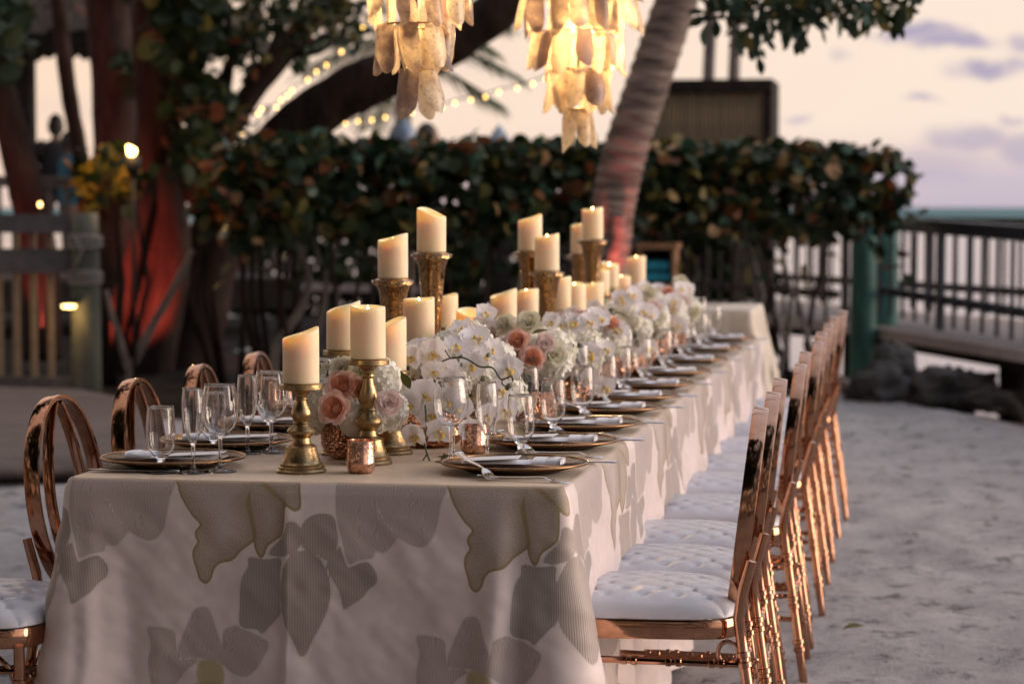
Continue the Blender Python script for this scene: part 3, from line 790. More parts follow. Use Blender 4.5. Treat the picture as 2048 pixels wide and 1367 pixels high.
def px_leaves(blobs, Y0, Y1, dens):
    """blobs: (px, py, rx, ry, n)"""
    pts = []
    for (px, py, rx, ry, n) in blobs:
        k = 0
        while k < n:
            a, b = rng.uniform(-1, 1), rng.uniform(-1, 1)
            if a * a + b * b > 1: continue
            pts.append(ony(px + a * rx, py + b * ry, rng.uniform(Y0, Y1))); k += 1
    return pts
t1 = tree_at(262, 18.5, 'sea grape tree with its trunk lit red from below')
limb(t1, 'trunk', [(215, 800), (258, 720), (296, 560), (312, 430), (310, 250), (300, 90), (305, -60), (330, -300)], 18.5, [66, 48, 37, 35, 37, 38, 36, 30], M['bark'], seed=1)
limb(t1, 'trunk_fork', [(300, 780), (330, 640), (350, 520), (345, 420), (335, 330)], 18.3, [40, 36, 34, 30, 26], M['bark'], seed=2)
limb(t1, 'root', [(190, 790), (240, 620), (275, 470), (300, 380)], 18.2, [26, 22, 18, 12], M['bark'], seed=22)
limb(t1, 'branch', [(310, 60), (350, -20), (420, -90)], 18.4, [30, 24, 16], M['bark'], seed=3)
foliage(t1, px_leaves([(360, 60, 60, 70, 150), (400, 200, 50, 70, 120), (380, 300, 30, 50, 50), (360, 0, 80, 40, 120)], 17.4, 19, 1), .16, 'round', [('leaf_dark', 7), ('leaf_olive', 1), ('leaf_rust', .5)], nobj=260)
t2 = tree_at(226, 20.5, 'dark straight trunked tree left of the red-lit trunk')
limb(t2, 'trunk', [(232, 760), (228, 400), (228, 200), (215, 0), (215, -250)], 20.5, [52, 44, 44, 46, 40], M['bark'], seed=4)
limb(t2, 'trunk_fork', [(275, 720), (278, 400), (262, 200), (250, 60), (262, -120)], 20.8, [26, 25, 28, 26, 20], M['bark'], seed=5)
foliage(t2, px_leaves([(260, 130, 40, 60, 60), (250, -60, 70, 40, 80)], 20, 21.5, 1), .17, 'round', [('leaf_dark', 1)], nobj=0)
t3 = tree_at(60, 17.6, 'reddish tree trunk leaning in from the left edge')
limb(t3, 'trunk', [(85, 720), (78, 520), (48, 360), (6, 200), (-40, 40), (-60, -200)], 17.6, [42, 40, 36, 33, 30, 24], M['bark'], seed=6)
foliage(t3, px_leaves([(5, 30, 45, 60, 70), (15, 110, 30, 40, 30), (-40, 80, 60, 100, 90)], 17, 18.4, 1), .16, 'round', [('leaf_dark', 4), ('leaf_teal', 2)], nobj=160)
t4 = tree_at(165, 21.5, 'thin dark leaning trunk in front of the seated guests')
limb(t4, 'trunk', [(176, 760), (170, 400), (158, 300), (140, 200), (128, 110), (112, -30)], 21.5, [18, 17, 17, 17, 17, 16], M['bark'], seed=7)
# big leaning tree whose branch crosses behind the chandeliers
t5 = tree_at(380, 18.9, 'large dark tree leaning far to the right behind the chandeliers')
limb(t5, 'trunk', [(345, 800), (372, 690), (418, 520), (490, 370), (585, 262), (690, 188), (790, 142), (900, 84), (1010, 8), (1090, -90), (1180, -260)], 18.9, [85, 72, 64, 58, 52, 52, 50, 48, 44, 40, 30], M['bark'], seed=8)
limb(t5, 'branch', [(372, 400), (425, 300), (480, 220), (550, 118), (610, 50), (660, -20), (740, -140)], 18.4, [34, 28, 25, 23, 22, 20, 15], M['bark'], seed=9)
for q_, r_ in (([(350, 430), (398, 270), (455, 140), (505, 40), (530, -60)], [15, 13, 11, 9, 7]), ([(385, 330), (440, 230), (462, 110), (450, -20)], [12, 10, 8, 6]), ([(430, 250), (520, 185), (590, 110), (650, 70)], [9, 8, 6, 4]), ([(340, 330), (362, 200), (420, 90), (436, -30)], [13, 11, 9, 7]), ([(560, 110), (610, 110), (660, 90), (720, 20)], [7, 6, 5, 3]), ([(470, 370), (560, 330), (640, 330)], [10, 8, 5])):
    limb(t5, 'branch', q_, 18.7, r_, M['bark'], seed=sum(r_))
limb(t5, 'branch', [(520, 160), (560, 60), (570, -60)], 18.6, [14, 11, 8], M['bark'], seed=10)
blobs = [(400, 130, 60, 120, 160), (450, 40, 90, 60, 180), (540, 20, 90, 40, 150), (440, 230, 40, 60, 110), (380, 300, 50, 50, 110), (480, 300, 60, 30, 30), (500, 120, 30, 50, 60), (620, 12, 60, 30, 100), (690, 10, 40, 26, 70), (590, 90, 40, 30, 34), (640, 60, 60, 26, 45),
         (690, 70, 30, 24, 24), (420, 320, 60, 40, 80), (500, 250, 40, 30, 24), (350, 180, 26, 50, 40)]
foliage(t5, px_leaves(blobs, 17.6, 19.6, 1), .135, 'almond', [('leaf_dark', 7), ('leaf_olive', 1.5), ('leaf_rust', .6)], nobj=300, flat=.9)
# the same kind of tree stands left of the picture and carries the limb over the table from which the chandeliers hang
t6 = empty('sea_grape_tree', (-5.9, 7.8, 0)); tag(t6, 'tree left of the table whose high limb carries the chandeliers', 'tree', 'sea grape trees beside the beach')
o_, r_ = trunk_tube([(0, 0, -.1), (.1, .05, 1.2), (.5, 0, 2.6), (1.6, -.2, 3.6), (3.4, -.4, 3.95), (4.8, .4, 4.0), (6.2, 1.4, 4.3)], [.3, .24, .2, .15, .11, .08, .03], 3)
MB().tube(o_, r_, 14).build('trunk', M['bark'], t6)
o_, r_ = trunk_tube([(2.4, -.3, 3.85), (3.6, .3, 4.05), (4.8, .55, 4.1)], [.09, .07, .03], 5); MB().tube(o_, r_, 10).build('branch', M['bark'], t6)
pts6 = []
for k in range(500):
    a = rng.uniform(0, 1) ** 1.5; c = Vector((-5.9, 7.8, 0)) + Vector((a * 3.4 - 1.6, -.3 + a * .8, 3.7 + .5 * a)); pts6.append(c + Vector((rng.gauss(0, .7), rng.gauss(0, .8), abs(rng.gauss(0.15, .35)))))
for k in range(3600):                                             # crown leaves added above the camera, to darken reflections in the chair metal
    c = Vector((rng.uniform(-6.5, 1.6), rng.uniform(-4, 4.5), rng.uniform(4.6, 5.8)))
    if noise.noise(Vector((c.x * .9, c.y * .9, 3))) > -.42: pts6.append(c)
foliage(t6, pts6, .40, 'round', [('leaf_dark', 6), ('leaf_olive', 1)], nobj=0)
# ringed palm trunk behind the table
pt = empty('palm_tree', ony(1200, 700, 15.5) * 1.0); pt.location.z = 0; tag(pt, 'curved palm trunk with ringed bark rising behind the second chandelier', 'palm tree', None)
base = Vector(pt.location)
ctl = [ony(1180, 800, 15.5), ony(1196, 640, 15.5), ony(1216, 480, 15.5), ony(1228, 400, 15.5), ony(1254, 290, 15.5), ony(1302, 150, 15.5), ony(1352, 5, 15.5), ony(1420, -180, 15.5), ony(1520, -420, 15.5), ony(1600, -620, 15.5)]
o_, r_ = trunk_tube([c - base for c in ctl], [.19, .16, .14, .135, .135, .132, .13, .12, .115, .11], 2, sub=26, bump=.02)
r_ = [r * (1 + .10 * (1 - ((i * .2) % 1.0))) for i, r in enumerate(r_)]
MB().tube(o_, r_, 22).build('trunk', M['palm_bark'], pt)
limb(pt, 'aerial_root', [(1238, 430), (1236, 480), (1222, 520), (1206, 600)], 15.3, [16, 12, 11, 9], M['palm_bark'], seed=12)
def frond(root, a, ctrl, b, nl, ll, mat, hang=.55):
    a, ctrl, b = [Vector(p) for p in (a, ctrl, b)]
    rach = [a * (1 - t) ** 2 + ctrl * 2 * t * (1 - t) + b * t * t for t in [i / 14 for i in range(15)]]
    f = MB().tube(rach, [.02 * (1 - .8 * i / 14) for i in range(15)], 5).build('frond', mat, root)
    lf = MB()
    for i in range(nl):
        t = .08 + .92 * i / nl; p = a * (1 - t) ** 2 + ctrl * 2 * t * (1 - t) + b * t * t
        d = (2 * (1 - t) * (ctrl - a) + 2 * t * (b - ctrl)).normalized()
        for s in (-1, 1):
            side = d.cross(Vector((0, 0, 1))).normalized() * s
            L = ll * (1 - .55 * abs(2 * t - .8)) * rng.uniform(.8, 1.1)
            e = (d * .75 + side * .75 + Vector((0, 0, -hang * rng.uniform(.6, 1.2)))).normalized()
            w = d * .018
            m_ = p + e * L * .5 + Vector((0, 0, .03)); q = p + e * L + Vector((0, 0, -.12 * L))
            lf.add([p - w * .5, p + w * .5, m_ + w, m_ - w, q], [(0, 1, 2, 3), (3, 2, 4)])
    o = lf.build('leaflets', mat, f); o['kind'] = 'stuff'
crown = Vector(ctl[-1]) - base
for k in range(13):
    a = 2 * math.pi * k / 13; L = rng.uniform(1.5, 2.0)
    frond(pt, crown, crown + Vector((math.cos(a) * L * .6, math.sin(a) * L * .6, .7)), crown + Vector((math.cos(a) * L, math.sin(a) * L, rng.uniform(-.3, .5))), 26, .6, M['palm_leaf'])
# palm far behind, its fronds show left of and between the chandeliers
p2 = empty('palm_tree', ony(806, 700, 24)); p2.location.z = -.3; tag(p2, 'green palm behind the leaning tree with fronds blowing to the right', 'palm tree', None)
base = Vector(p2.location); limb(p2, 'trunk', [(812, 800), (806, 400), (806, 250), (812, 90)], 24, [22, 18, 17, 16], M['palm_bark'], seed=13)
cr = ony(806, 95, 24) - base
def pf(x, y, cx, cy, dy=0): frond(p2, cr, ony(cx, cy, 24 + dy * .5) - base, ony(x, y, 24 + dy) - base, 30, .62, M['palm_leaf'], .25)
for a in [(1045, 160, 920, 75, 0), (1005, 215, 920, 150, .3), (990, 110, 900, 40, -.4), (560, 110, 660, 60, -.4), (575, 215, 660, 140, 0), (640, 40, 720, 30, .6), (900, -60, 840, 0, .6), (700, -90, 760, -20, 0), (600, 150, 690, 90, .7), (1020, 60, 900, 20, .8), (740, 260, 740, 140, -.6)]: pf(*a)

# leafy twigs hanging into the top right corner
ob = empty('overhanging_branch', ony(1500, -40, 12.5)); tag(ob, 'dark leafy branch hanging into the top right of the view', 'branch')
base = Vector(ob.location)
TW = [[(1395, -10), (1440, 20), (1520, 8), (1640, -10), (1720, 5), (1800, -12)], [(1440, 10), (1400, 42)], [(1500, 10), (1505, 60), (1512, 100)], [(1560, 0), (1590, 50), (1600, 80)], [(1640, 0), (1660, 30)], [(1700, 0), (1740, 25), (1765, 45)], [(1780, 0), (1805, 5)], [(1385, 45), (1450, 35), (1520, 60)], [(1640, -30), (1640, -200), (1900, -500)]]
for i, tw in enumerate(TW):
    limb(ob, 'twig', tw, 12.5, [5] + [3.2] * (len(tw) - 1) if i < 8 else [6, 10, 16], M['bark'], seed=20 + i)
blobs = [(1425, 35, 30, 14, 8), (1505, 55, 32, 40, 26), (1515, 95, 14, 16, 7), (1560, 20, 60, 22, 60), (1595, 55, 26, 30, 22), (1650, 12, 60, 22, 52), (1730, 18, 50, 26, 44), (1760, 40, 30, 20, 14), (1800, 6, 36, 12, 22), (1470, 5, 60, 14, 30), (1620, 40, 30, 22, 14), (1700, -20, 160, 20, 60), (1540, -20, 160, 20, 60)]
foliage(ob, px_leaves(blobs, 12.1, 12.9, 1), .115, 'almond', [('leaf_dark', 6), ('leaf_teal', 2), ('leaf_olive', 1)], nobj=300, flat=.9)
# fine pale stems in front of the red-lit trunk, and wiry stems under the hedge
sp_ = empty('sapling', ony(258, 750, 16.9)); sp_.location.z = 0; tag(sp_, 'pale forked sapling in front of the red-lit trunk', 'sapling')
limb(sp_, 'stem', [(256, 800), (262, 740), (300, 660), (345, 580), (385, 500)], 16.9, [10, 9, 9, 8, 6], M['bark_grey'], seed=30)
limb(sp_, 'stem', [(258, 745), (240, 680), (224, 630), (212, 580)], 16.9, [8, 7, 6, 5], M['bark_grey'], seed=31)
for i, (pts_, Y, r, lab) in enumerate([([(545, 760), (556, 690), (600, 620), (618, 560), (598, 490), (586, 440)], 15.9, [10, 9, 8, 7, 6, 5], 'crooked red-lit sapling stem under the hedge beside the tallest left candles'),
        ([(600, 760), (628, 690), (650, 600), (655, 530), (690, 470)], 16.1, [7, 6, 6, 5, 4], 'thin grey sapling stem under the hedge'), ([(690, 760), (676, 620), (672, 500), (680, 440)], 16.2, [6, 6, 5, 4], 'straight pale sapling stem under the hedge'), ([(640, 530), (628, 470), (622, 430)], 16.0, [5, 5, 4], 'short red twig hanging below the hedge')]):
    s_ = empty('sapling', ony(pts_[0][0], pts_[0][1], Y)); tag(s_, lab, 'sapling', 'sapling stems under the hedge'); limb(s_, 'stem', pts_, Y, r, M['bark_grey'], seed=40 + i)

# ------------------------------------------------------------------ left: beach fence, raised deck, hut, torch
fe = empty('fence', (-5.86, 16.15, 0), R(180)); tag(fe, 'weathered wooden fence with pale balusters at the left edge', 'fence')
def lb(c, d, name, mat): return MB().box(c, d).build(name, mat, fe, False)
lb((1.3, 0, 1.235), (2.5, .05, .13), 'top_rail', M['wood_fence'])
lb((1.3, 0, .975), (2.5, .06, .17), 'middle_rail', M['wood_fence'])
lb((1.3, 0, .10), (2.5, .06, .12), 'bottom_rail', M['wood_fence'])
me = MB().box((0, 0, .62), (.042, .03, 1.16)).mesh('baluster', M['wood_light'], False)
for i in range(15): link('baluster', me, fe, (.22 + i * .128, -.046, 0))
t = pile((-5.80, 16.13), -.05, 1.31, .105, M['pile_olive'], 'olive piling bound with rope at the end of the left fence')
mb = MB()
for z0 in (1.13, .88):
    for k in range(4): mb.tube([(.112 * math.cos(a), .112 * math.sin(a), z0 + .02 * k + .012 * math.sin(a + k)) for a in [2 * math.pi * i / 20 for i in range(20)]], .011, 6, closed=True)
mb.tube([(-.03, -.118, 1.2), (.02, -.122, 1.1), (-.05, -.118, .95)], .011, 6); mb.build('rope', M['rope'], t)
pl = empty('path_lamp', (-5.865, 15.97, .685)); tag(pl, 'small hooded path lamp glowing on the side of the roped piling', 'lamp')
MB().lathe([(.0, .04), (.03, .038), (.075, .0), (.07, -.004)], 16).build('hood', M['black'], pl); MB().lathe([(.0, -.012), (.05, -.012), (.045, -.03), (0, -.034)], 16).build('glowing_lens', M['lamp_glow'], pl)
def lamp(name, loc, e, col, rad=.03, typ='POINT', **k):
    l = bpy.data.lights.new(name, typ); l.energy = e; l.color = col
    l.shadow_soft_size = rad
    o = bpy.data.objects.new(name, l); COL.objects.link(o); o.location = loc
    for a, b in k.items(): setattr(l, a, b)
    return o
l = lamp('path_light', (-5.855, 15.91, .60), 2.0, (1, .62, .25), .02)
# raised deck with guests
dk = empty('raised_deck', (0, 0, 0)); tag(dk, 'raised wooden deck with guests behind the left trees', 'deck')
a, b = ony(-150, 400, 22.5), ony(600, 400, 24.5)
v_ = Vector((b.x - a.x, b.y - a.y, 0)).normalized(); n_ = Vector((-v_.y, v_.x, 0)); L = (b - a).length; me = MB().box((0, 0, 0), (.14, 4.0, .04)).mesh('plank', M['wood_grey'], False)
for i in range(int(L / .15)):
    c = Vector((a.x, a.y, .60)) + v_ * (i * .15 + .07) + n_ * 2; o = link('plank', me, dk, c); o.rotation_euler = (0, 0, math.atan2(v_.y, v_.x))
MB().bar((a.x, a.y, .45), (b.x, b.y, .45), .06, .3).build('fascia', M['wood_dark'], dk, False)
for i in range(5):
    c = Vector((a.x, a.y, 0)) + v_ * (L * i / 4) + n_ * .2; MB().box((c.x, c.y, .1), (.12, .12, 1.0)).build('leg', M['wood_dark'], dk, False)
rail('dark wooden railing of the raised deck behind the left trees', (a.x, a.y - .06), (b.x, b.y - .06), .62, 1.66, M['wood_grey'], zlow=.72, spacing=.16, bal=.04)
hut = empty('beach_hut', ony(90, 700, 25)); hut.location.z = .6; tag(hut, 'open thatched beach hut with red-lit rafters at the upper left', 'hut')
base = Vector(hut.location)
for (px, w) in ((52, .17), (-140, .17), (330, .17)):
    c = ony(px, 300, 24.2) - base; MB().box((c.x, c.y, 1.6), (w, w, 3.2)).build('post', M['wood_dark'], hut, False)
for (px) in (-100, 300):
    c = ony(px, 300, 27) - base; MB().box((c.x, c.y, 1.6), (.17, .17, 3.2)).build('post', M['wood_dark'], hut, False)
mb = MB(); zE = ony(100, 62, 23.6).z - base.z
x0, x1 = ony(-260, 62, 23.6).x - base.x, ony(345, 62, 23.6).x - base.x; yF = 23.6 - base.y; yB = 28 - base.y; xm = (x0 + x1) / 2; ym = (yF + yB) / 2
rp = [Vector((x0, yF, zE)), Vector((x1, yF, zE)), Vector((x1, yB, zE)), Vector((x0, yB, zE))]; apex = Vector((xm, ym, zE + 1.7))
for i in range(4):
    p, q = rp[i], rp[(i + 1) % 4]
    for layer in range(7):
        k0 = layer / 7
        def fn(u, v, p=p, q=q, k0=k0): 
            e = p.lerp(q, u); k = k0 + v * .2; r_ = e.lerp(apex, min(1, k)); r_.z += .05 * (1 - v) - (.10 * rng.random() if v == 0 else 0); return r_
        mb.grid(fn, 46, 3)
o = mb.build('thatch', M['thatch'], hut, False); o['kind'] = 'stuff'
for (xa, ya, xb, yb, w) in [(120, -25, 275, 30, 16), (200, -30, 300, 5, 14), (150, 12, 222, 56, 12), (222, 56, 262, 22, 12), (225, 30, 270, 70, 10), (-60, -20, 120, -28, 16)]:
    MB().bar(ony(xa, ya, 22.9) - base, ony(xb, yb, 22.9) - base, w * 23 / FPX, w * 23 / FPX).build('rafter', M['hut_beam'], hut, False)
tor = empty('torch', ony(266, 312, 16.6)); tag(tor, 'burning torch on a dark pole in front of the red-lit trunk', 'torch'); zt = tor.location.z
MB().tube([(0, 0, -zt - .1), (0, 0, -.12)], .017, 8).build('pole', M['black'], tor); MB().lathe([(.03, -.14), (.055, -.08), (.06, -.01), (.045, 0), (.0, -.005)], 14).build('burner', M['black'], tor)
MB().lathe([(.0, 0), (.022, .006), (.036, .03), (.028, .05), (.012, .075), (0, .09)], 12, rf=lambda r, z, a, j: r * (1 + .3 * math.sin(a + z * 20))).build('flame', M['torch_flame'], tor).rotation_euler = (0, R(-30), 0)
lamp('torch_light', tor.location + Vector((0, -.12, .1)), 14, (1, .55, .18), .05)
gl = empty('garden_light', ony(80, 409, 17.0)); tag(gl, 'tiny glowing orange garden light above the left fence', 'lamp'); MB().lathe([(0, -.02), (.012, -.01), (.013, .01), (0, .02)], 10).build('bulb', M['lamp_glow'], gl); MB().tube([(0, .02, -.9), (0, .02, -.03)], .01, 6).build('stake', M['black'], gl)
def uplight(loc, target, e, label, col=(1, .13, .09), size=60, blend=.6):
    t = empty('uplight', loc); tag(t, label, 'spotlight', 'red garden uplights')
    MB().lathe([(.05, -.04), (.055, .05), (.045, .055), (.04, .03), (0, .03)], 12).build('housing', M['black'], t); MB().lathe([(0, .034), (.038, .034)], 12).build('lens', M['red_led'], t)
    l = lamp('uplight_beam', Vector(loc) + Vector((0, 0, .08)), e, col, .04, 'SPOT', spot_size=R(size), spot_blend=blend)
    l.rotation_euler = (Vector(target) - Vector(loc)).to_track_quat('-Z', 'Y').to_euler()
uplight((-6.25, 17.35, .12), ony(285, 560, 18.4), 300, 'red uplight at the foot of the red-lit tree')
uplight((-6.5, 16.9, .1), ony(60, 380, 17.4), 120, 'red uplight at the foot of the leaning left trunk', size=70)
uplight(ony(1262, 640, 15.0), ony(1215, 430, 15.5), 40, 'red uplight beside the foot of the palm', col=(1, .16, .14), size=55)
uplight(onz(560, 690, .1) * 1.0, ony(600, 520, 15.9), 22, 'red uplight under the left end of the hedge', size=70)

# lantern post and guests behind the hedge
lp = empty('lantern_post', ony(805, 285, 21.5)); lz = lp.location.z; tag(lp, 'lantern post with a blue-grey domed hood above the hedge', 'lantern')
MB().tube([(0, 0, -lz - .3), (0, 0, -.04)], .04, 10).build('pole', M['black'], lp); MB().lathe([(.13, -.04), (.135, .0), (.13, .06), (.10, .14), (.055, .19), (.05, .22), (.07, .25), (.075, .30), (.05, .34), (.06, .40), (.04, .46), (0, .5)], 20).build('domed_hood', M['lamp_blue'], lp)
def person(loc, rz, label, shirt, seated=False, h=1.0):
    t = empty('person', loc, rz); tag(t, label, 'person')
    J = {'pel': (0, 0, .95, .13), 'sp': (0, 0, 1.12, .125), 'ch': (0, 0, 1.31, .14), 'nb': (0, 0, 1.46, .065), 'nk': (0, .01, 1.52, .055)}
    E = [('pel', 'sp'), ('sp', 'ch'), ('ch', 'nb'), ('nb', 'nk')]
    for s, q in ((-1, 'l'), (1, 'r')):
        J.update({'sh' + q: (s * .17, 0, 1.41, .068), 'el' + q: (s * .25, .05, 1.14, .046), 'wr' + q: (s * .19, .28, 1.05, .032), 'pa' + q: (s * .165, .36, 1.05, .034)})
        E += [('ch', 'sh' + q), ('sh' + q, 'el' + q), ('el' + q, 'wr' + q), ('wr' + q, 'pa' + q)]
        if seated: J.update({'hi' + q: (s * .1, .05, .92, .10), 'kn' + q: (s * .13, .46, .93, .068), 'an' + q: (s * .12, .46, .5, .045), 'to' + q: (s * .13, .6, .46, .035)})
        else: J.update({'hi' + q: (s * .09, 0, .88, .10), 'kn' + q: (s * .10, .02, .5, .066), 'an' + q: (s * .10, -.01, .09, .045), 'to' + q: (s * .115, .14, .035, .036)})
        E += [('pel', 'hi' + q), ('hi' + q, 'kn' + q), ('kn' + q, 'an' + q), ('an' + q, 'to' + q)]
    ks = list(J); me = bpy.data.meshes.new('body'); me.from_pydata([J[k][:3] for k in ks], [(ks.index(a), ks.index(b)) for a, b in E], [])
    o = bpy.data.objects.new('tmp', me); COL.objects.link(o)
    sk = o.modifiers.new('s', 'SKIN'); sub_ = o.modifiers.new('u', 'SUBSURF'); sub_.levels = 1
    for i, k in enumerate(ks):
        v = me.skin_vertices[0].data[i]; v.radius = (J[k][3], J[k][3] * .9); v.use_root = (k == 'pel')
    dg = bpy.context.evaluated_depsgraph_get(); em = bpy.data.meshes.new_from_object(o.evaluated_get(dg)); bpy.data.objects.remove(o)
    mb = MB(); mb.add([v.co.copy() for v in em.vertices], [tuple(p.vertices) for p in em.polygons])
    for s in (-1, 1):                                                # five separate fingers on each hand
        for k in range(4):
            x = s * (.165 + (k - 1.5) * .019); L = (.07, .08, .075, .058)[k]
            mb.tube([(x, .37, 1.05), (x, .37 + L * .55, 1.05), (x, .37 + L, 1.02)], [.010, .009, .006], 6)
        mb.tube([(s * .15, .34, 1.05), (s * .118, .375, 1.045), (s * .108, .405, 1.03)], [.012, .010, .007], 6)
    mb.grid(lambda u, v: (.075 * math.sin(math.pi * v) * math.cos(2 * math.pi * u), .015 + .095 * math.sin(math.pi * v) * math.sin(2 * math.pi * u) + .004, 1.625 - .125 * math.cos(math.pi * v)), 18, 12, True)
    mb.tube([(0, .10, 1.64), (0, .128, 1.605), (0, .105, 1.595)], [.008, .014, .012], 6)
    for s in (-1, 1): mb.tube([(s * .073, .0, 1.645), (s * .084, -.004, 1.62), (s * .074, .0, 1.59)], [.008, .012, .008], 6)
    mb.build('body', M['skin'], t)
    hm = MB(); hm.grid(lambda u, v: (.086 * math.sin(math.pi * v * .62) * math.cos(2 * math.pi * u), -.004 + .105 * math.sin(math.pi * v * .62) * math.sin(2 * math.pi * u), 1.632 + .135 * math.cos(math.pi * v * .62) + (.06 * math.sin(2 * math.pi * u) if v > .9 else 0)), 18, 9, True); hm.build('hair', M['hair'], t)
    sh = MB()
    sh.grid(lambda u, v: ((.155 + .03 * math.sin(v * 3.1)) * (1 if v < .97 else .5) * math.cos(2 * math.pi * u), .135 * (1 if v < .97 else .6) * math.sin(2 * math.pi * u), .86 + .60 * v), 20, 12, True)
    for s in (-1, 1): sh.tube([(s * .12, 0, 1.41), (s * .19, .01, 1.39), (s * .235, .035, 1.24)], [.085, .082, .066], 12)
    sh.build('shirt', shirt, t)
    t.scale = (h, h, h)
    return t
p = ony(112, 300, 24.4); person((p.x, p.y, .62), R(20), 'dark silhouetted person standing on the raised deck at the left', M['shirt_dark'], h=.97)
p = ony(128, 330, 24.0); person((p.x + .06, p.y, .62), R(-60), 'shorter silhouetted person in a blue top on the raised deck', M['shirt_blue'], h=.86)
p = ony(854, 300, 22.2); t = person((p.x, p.y, .40), R(-70), 'dark haired person standing behind the hedge beside the lantern post', M['shirt_dark'], h=.985)

# ------------------------------------------------------------------ slatted screen, poles and towel shelf behind the hedge
a, b = ony(1288, 160, 26), ony(1545, 157, 26); zt = a.z
sc_ = empty('bamboo_screen', (a.x, 26, 0)); tag(sc_, 'dark slatted bamboo screen box standing above the hedge', 'screen'); Wd = b.x - a.x
MB().box((Wd / 2, 0, zt - .07), (Wd, .10, .14)).build('top_board', M['wood_dark'], sc_, False)
MB().box((Wd / 2, 0, .9), (Wd, .08, .1)).build('bottom_board', M['wood_dark'], sc_, False)
for x in (.05, Wd - .05): MB().box((x, 0, zt / 2 - .1), (.10, .11, zt + .05 - .2)).build('post', M['wood_dark'], sc_, False)
me = MB().tube([(0, 0, .95), (0, 0, zt - .12)], .021, 6).mesh('slat', M['bamboo'])
n = 27
for i in range(n): link('slat', me, sc_, (.12 + (Wd - .24) * i / (n - 1), rng.uniform(-.006, .006), 0))
MB().box((Wd / 2, .06, (zt + .9) / 2), (Wd - .1, .02, zt - 1.0)).build('backing', M['wood_dark'], sc_, False)
MB().box((Wd / 2, .62, (zt + .9) / 2), (Wd, 1.1, zt - .9)).build('tank', M['wood_dark'], sc_, False)
MB().box((Wd / 2, .6, .2), (Wd * .8, .9, 1.4)).build('stand', M['wood_dark'], sc_, False)
for px, lab in ((1417, 'left of the two grey poles behind the slatted screen'), (1468, 'right of the two grey poles behind the slatted screen')):
    p = ony(px, 150, 28); t = empty('pole', (p.x, 28, -1)); tag(t, lab, 'pole', 'grey poles behind the screen')
    MB().tube([(-.05, 0, 0), (0, 0, 3.9), (.03, 0, 4.6), (.1, 0, 7.5)], [.085, .07, .066, .06], 12).build('pole_shaft', M['lamp_blue'] if 0 else M['bark_grey'], t)
s0 = ony(1278, 600, 17.0); sh_ = empty('towel_shelf', (s0.x, 16.9, 0)); tag(sh_, 'open wooden towel shelf standing beyond the far flowers', 'shelf')
wS = 75 * 17 / FPX; zS = ony(1320, 486, 17.0).z
for x in (.012, wS - .012): MB().box((x, .16, zS / 2 - .02), (.024, .30, zS - .04)).build('side_panel', M['wood_shelf'], sh_, False)
MB().box((wS / 2, .16, zS - .02), (wS + .03, .34, .04)).build('top_panel', M['wood_shelf'], sh_, False)
for z in (.80, .48, .16): MB().box((wS / 2, .16, z), (wS - .05, .29, .022)).build('shelf_board', M['wood_shelf'], sh_, False)
MB().box((wS / 2, .315, zS / 2), (wS - .05, .012, zS - .1)).build('back_panel', M['wood_dark'], sh_, False)
def towel(loc, w, col, lab):
    t = MB(); t.grid(lambda u, v: (w * (v - .5), .11 * math.cos(2 * math.pi * u), .042 + .042 * math.copysign(abs(math.sin(2 * math.pi * u)) ** .6, math.sin(2 * math.pi * u))), 18, 6, True)
    o = t.build('rolled_towel', col, None, True, loc); tag(o, lab, 'towel', 'towels on the shelf')
towel((s0.x + wS / 2, 17.05, .812), wS - .07, M['towel'], 'turquoise folded towel on the upper board of the shelf'); towel((s0.x + wS / 2, 17.05, .895), wS - .09, M['towel'], 'upper turquoise towel lying on the other towel in the shelf')

# ------------------------------------------------------------------ unseen trees added behind the camera, to darken metal reflections and the front cloth
mb = MB(); rr_ = random.Random(5)
for k in range(8000):
    # a wall of added leaves at the back that leans out overhead
    a = rr_.uniform(R(175), R(325)); e = rr_.uniform(0, 1) ** 1.1 * R(58); d = rr_.uniform(12, 15)
    if noise.noise(Vector((a * 5, e * 6, 2))) > .22: continue
    x, y, z = d * math.cos(a) * math.cos(e), d * math.sin(a) * math.cos(e) + 3, d * math.sin(e) * .8
    if x > 8 or y > 3.5: continue
    r = rnd_rot(.9); s = rr_.uniform(.4, .85)
    mb.add([Vector((x, y, z)) + r @ (Vector(v) * s) for v in ((0, 0, 0), (.5, .3, .06), (1, 0, 0), (.5, -.3, .06))], [(0, 1, 2, 3)])
o = mb.build('added_trees', M['leaf_dark']); tag(o, 'unseen dark trees added behind the camera', 'trees', None, 'stuff')
# ================================================================== TABLE
XL, XR, YF, YE, TZ = -1.852, -.745, 5.0, 11.0, .76
XC = (XL + XR) / 2
for i, (y0, y1, lab) in enumerate(((5.06, 8.2, 'near folding banquet table under the floral cloth'), (8.22, 10.94, 'far folding banquet table under the second floral cloth'))):
    t = empty('banquet_table', (XC, (y0 + y1) / 2, 0)); tag(t, lab, 'table', 'banquet tables under the cloths')
    MB().box((0, 0, TZ - .03), (XR - XL - .03, y1 - y0, .035)).build('tabletop', M['wood_board'], t, False)
    me = MB().tube([(0, 0, 0), (0, 0, TZ - .05)], .016, 8).mesh('leg', M['black'])
    for a in (-1, 1):
        for b in (-1, 1): link('leg', me, t, (a * .25, b * (y1 - y0) * .42, 0))
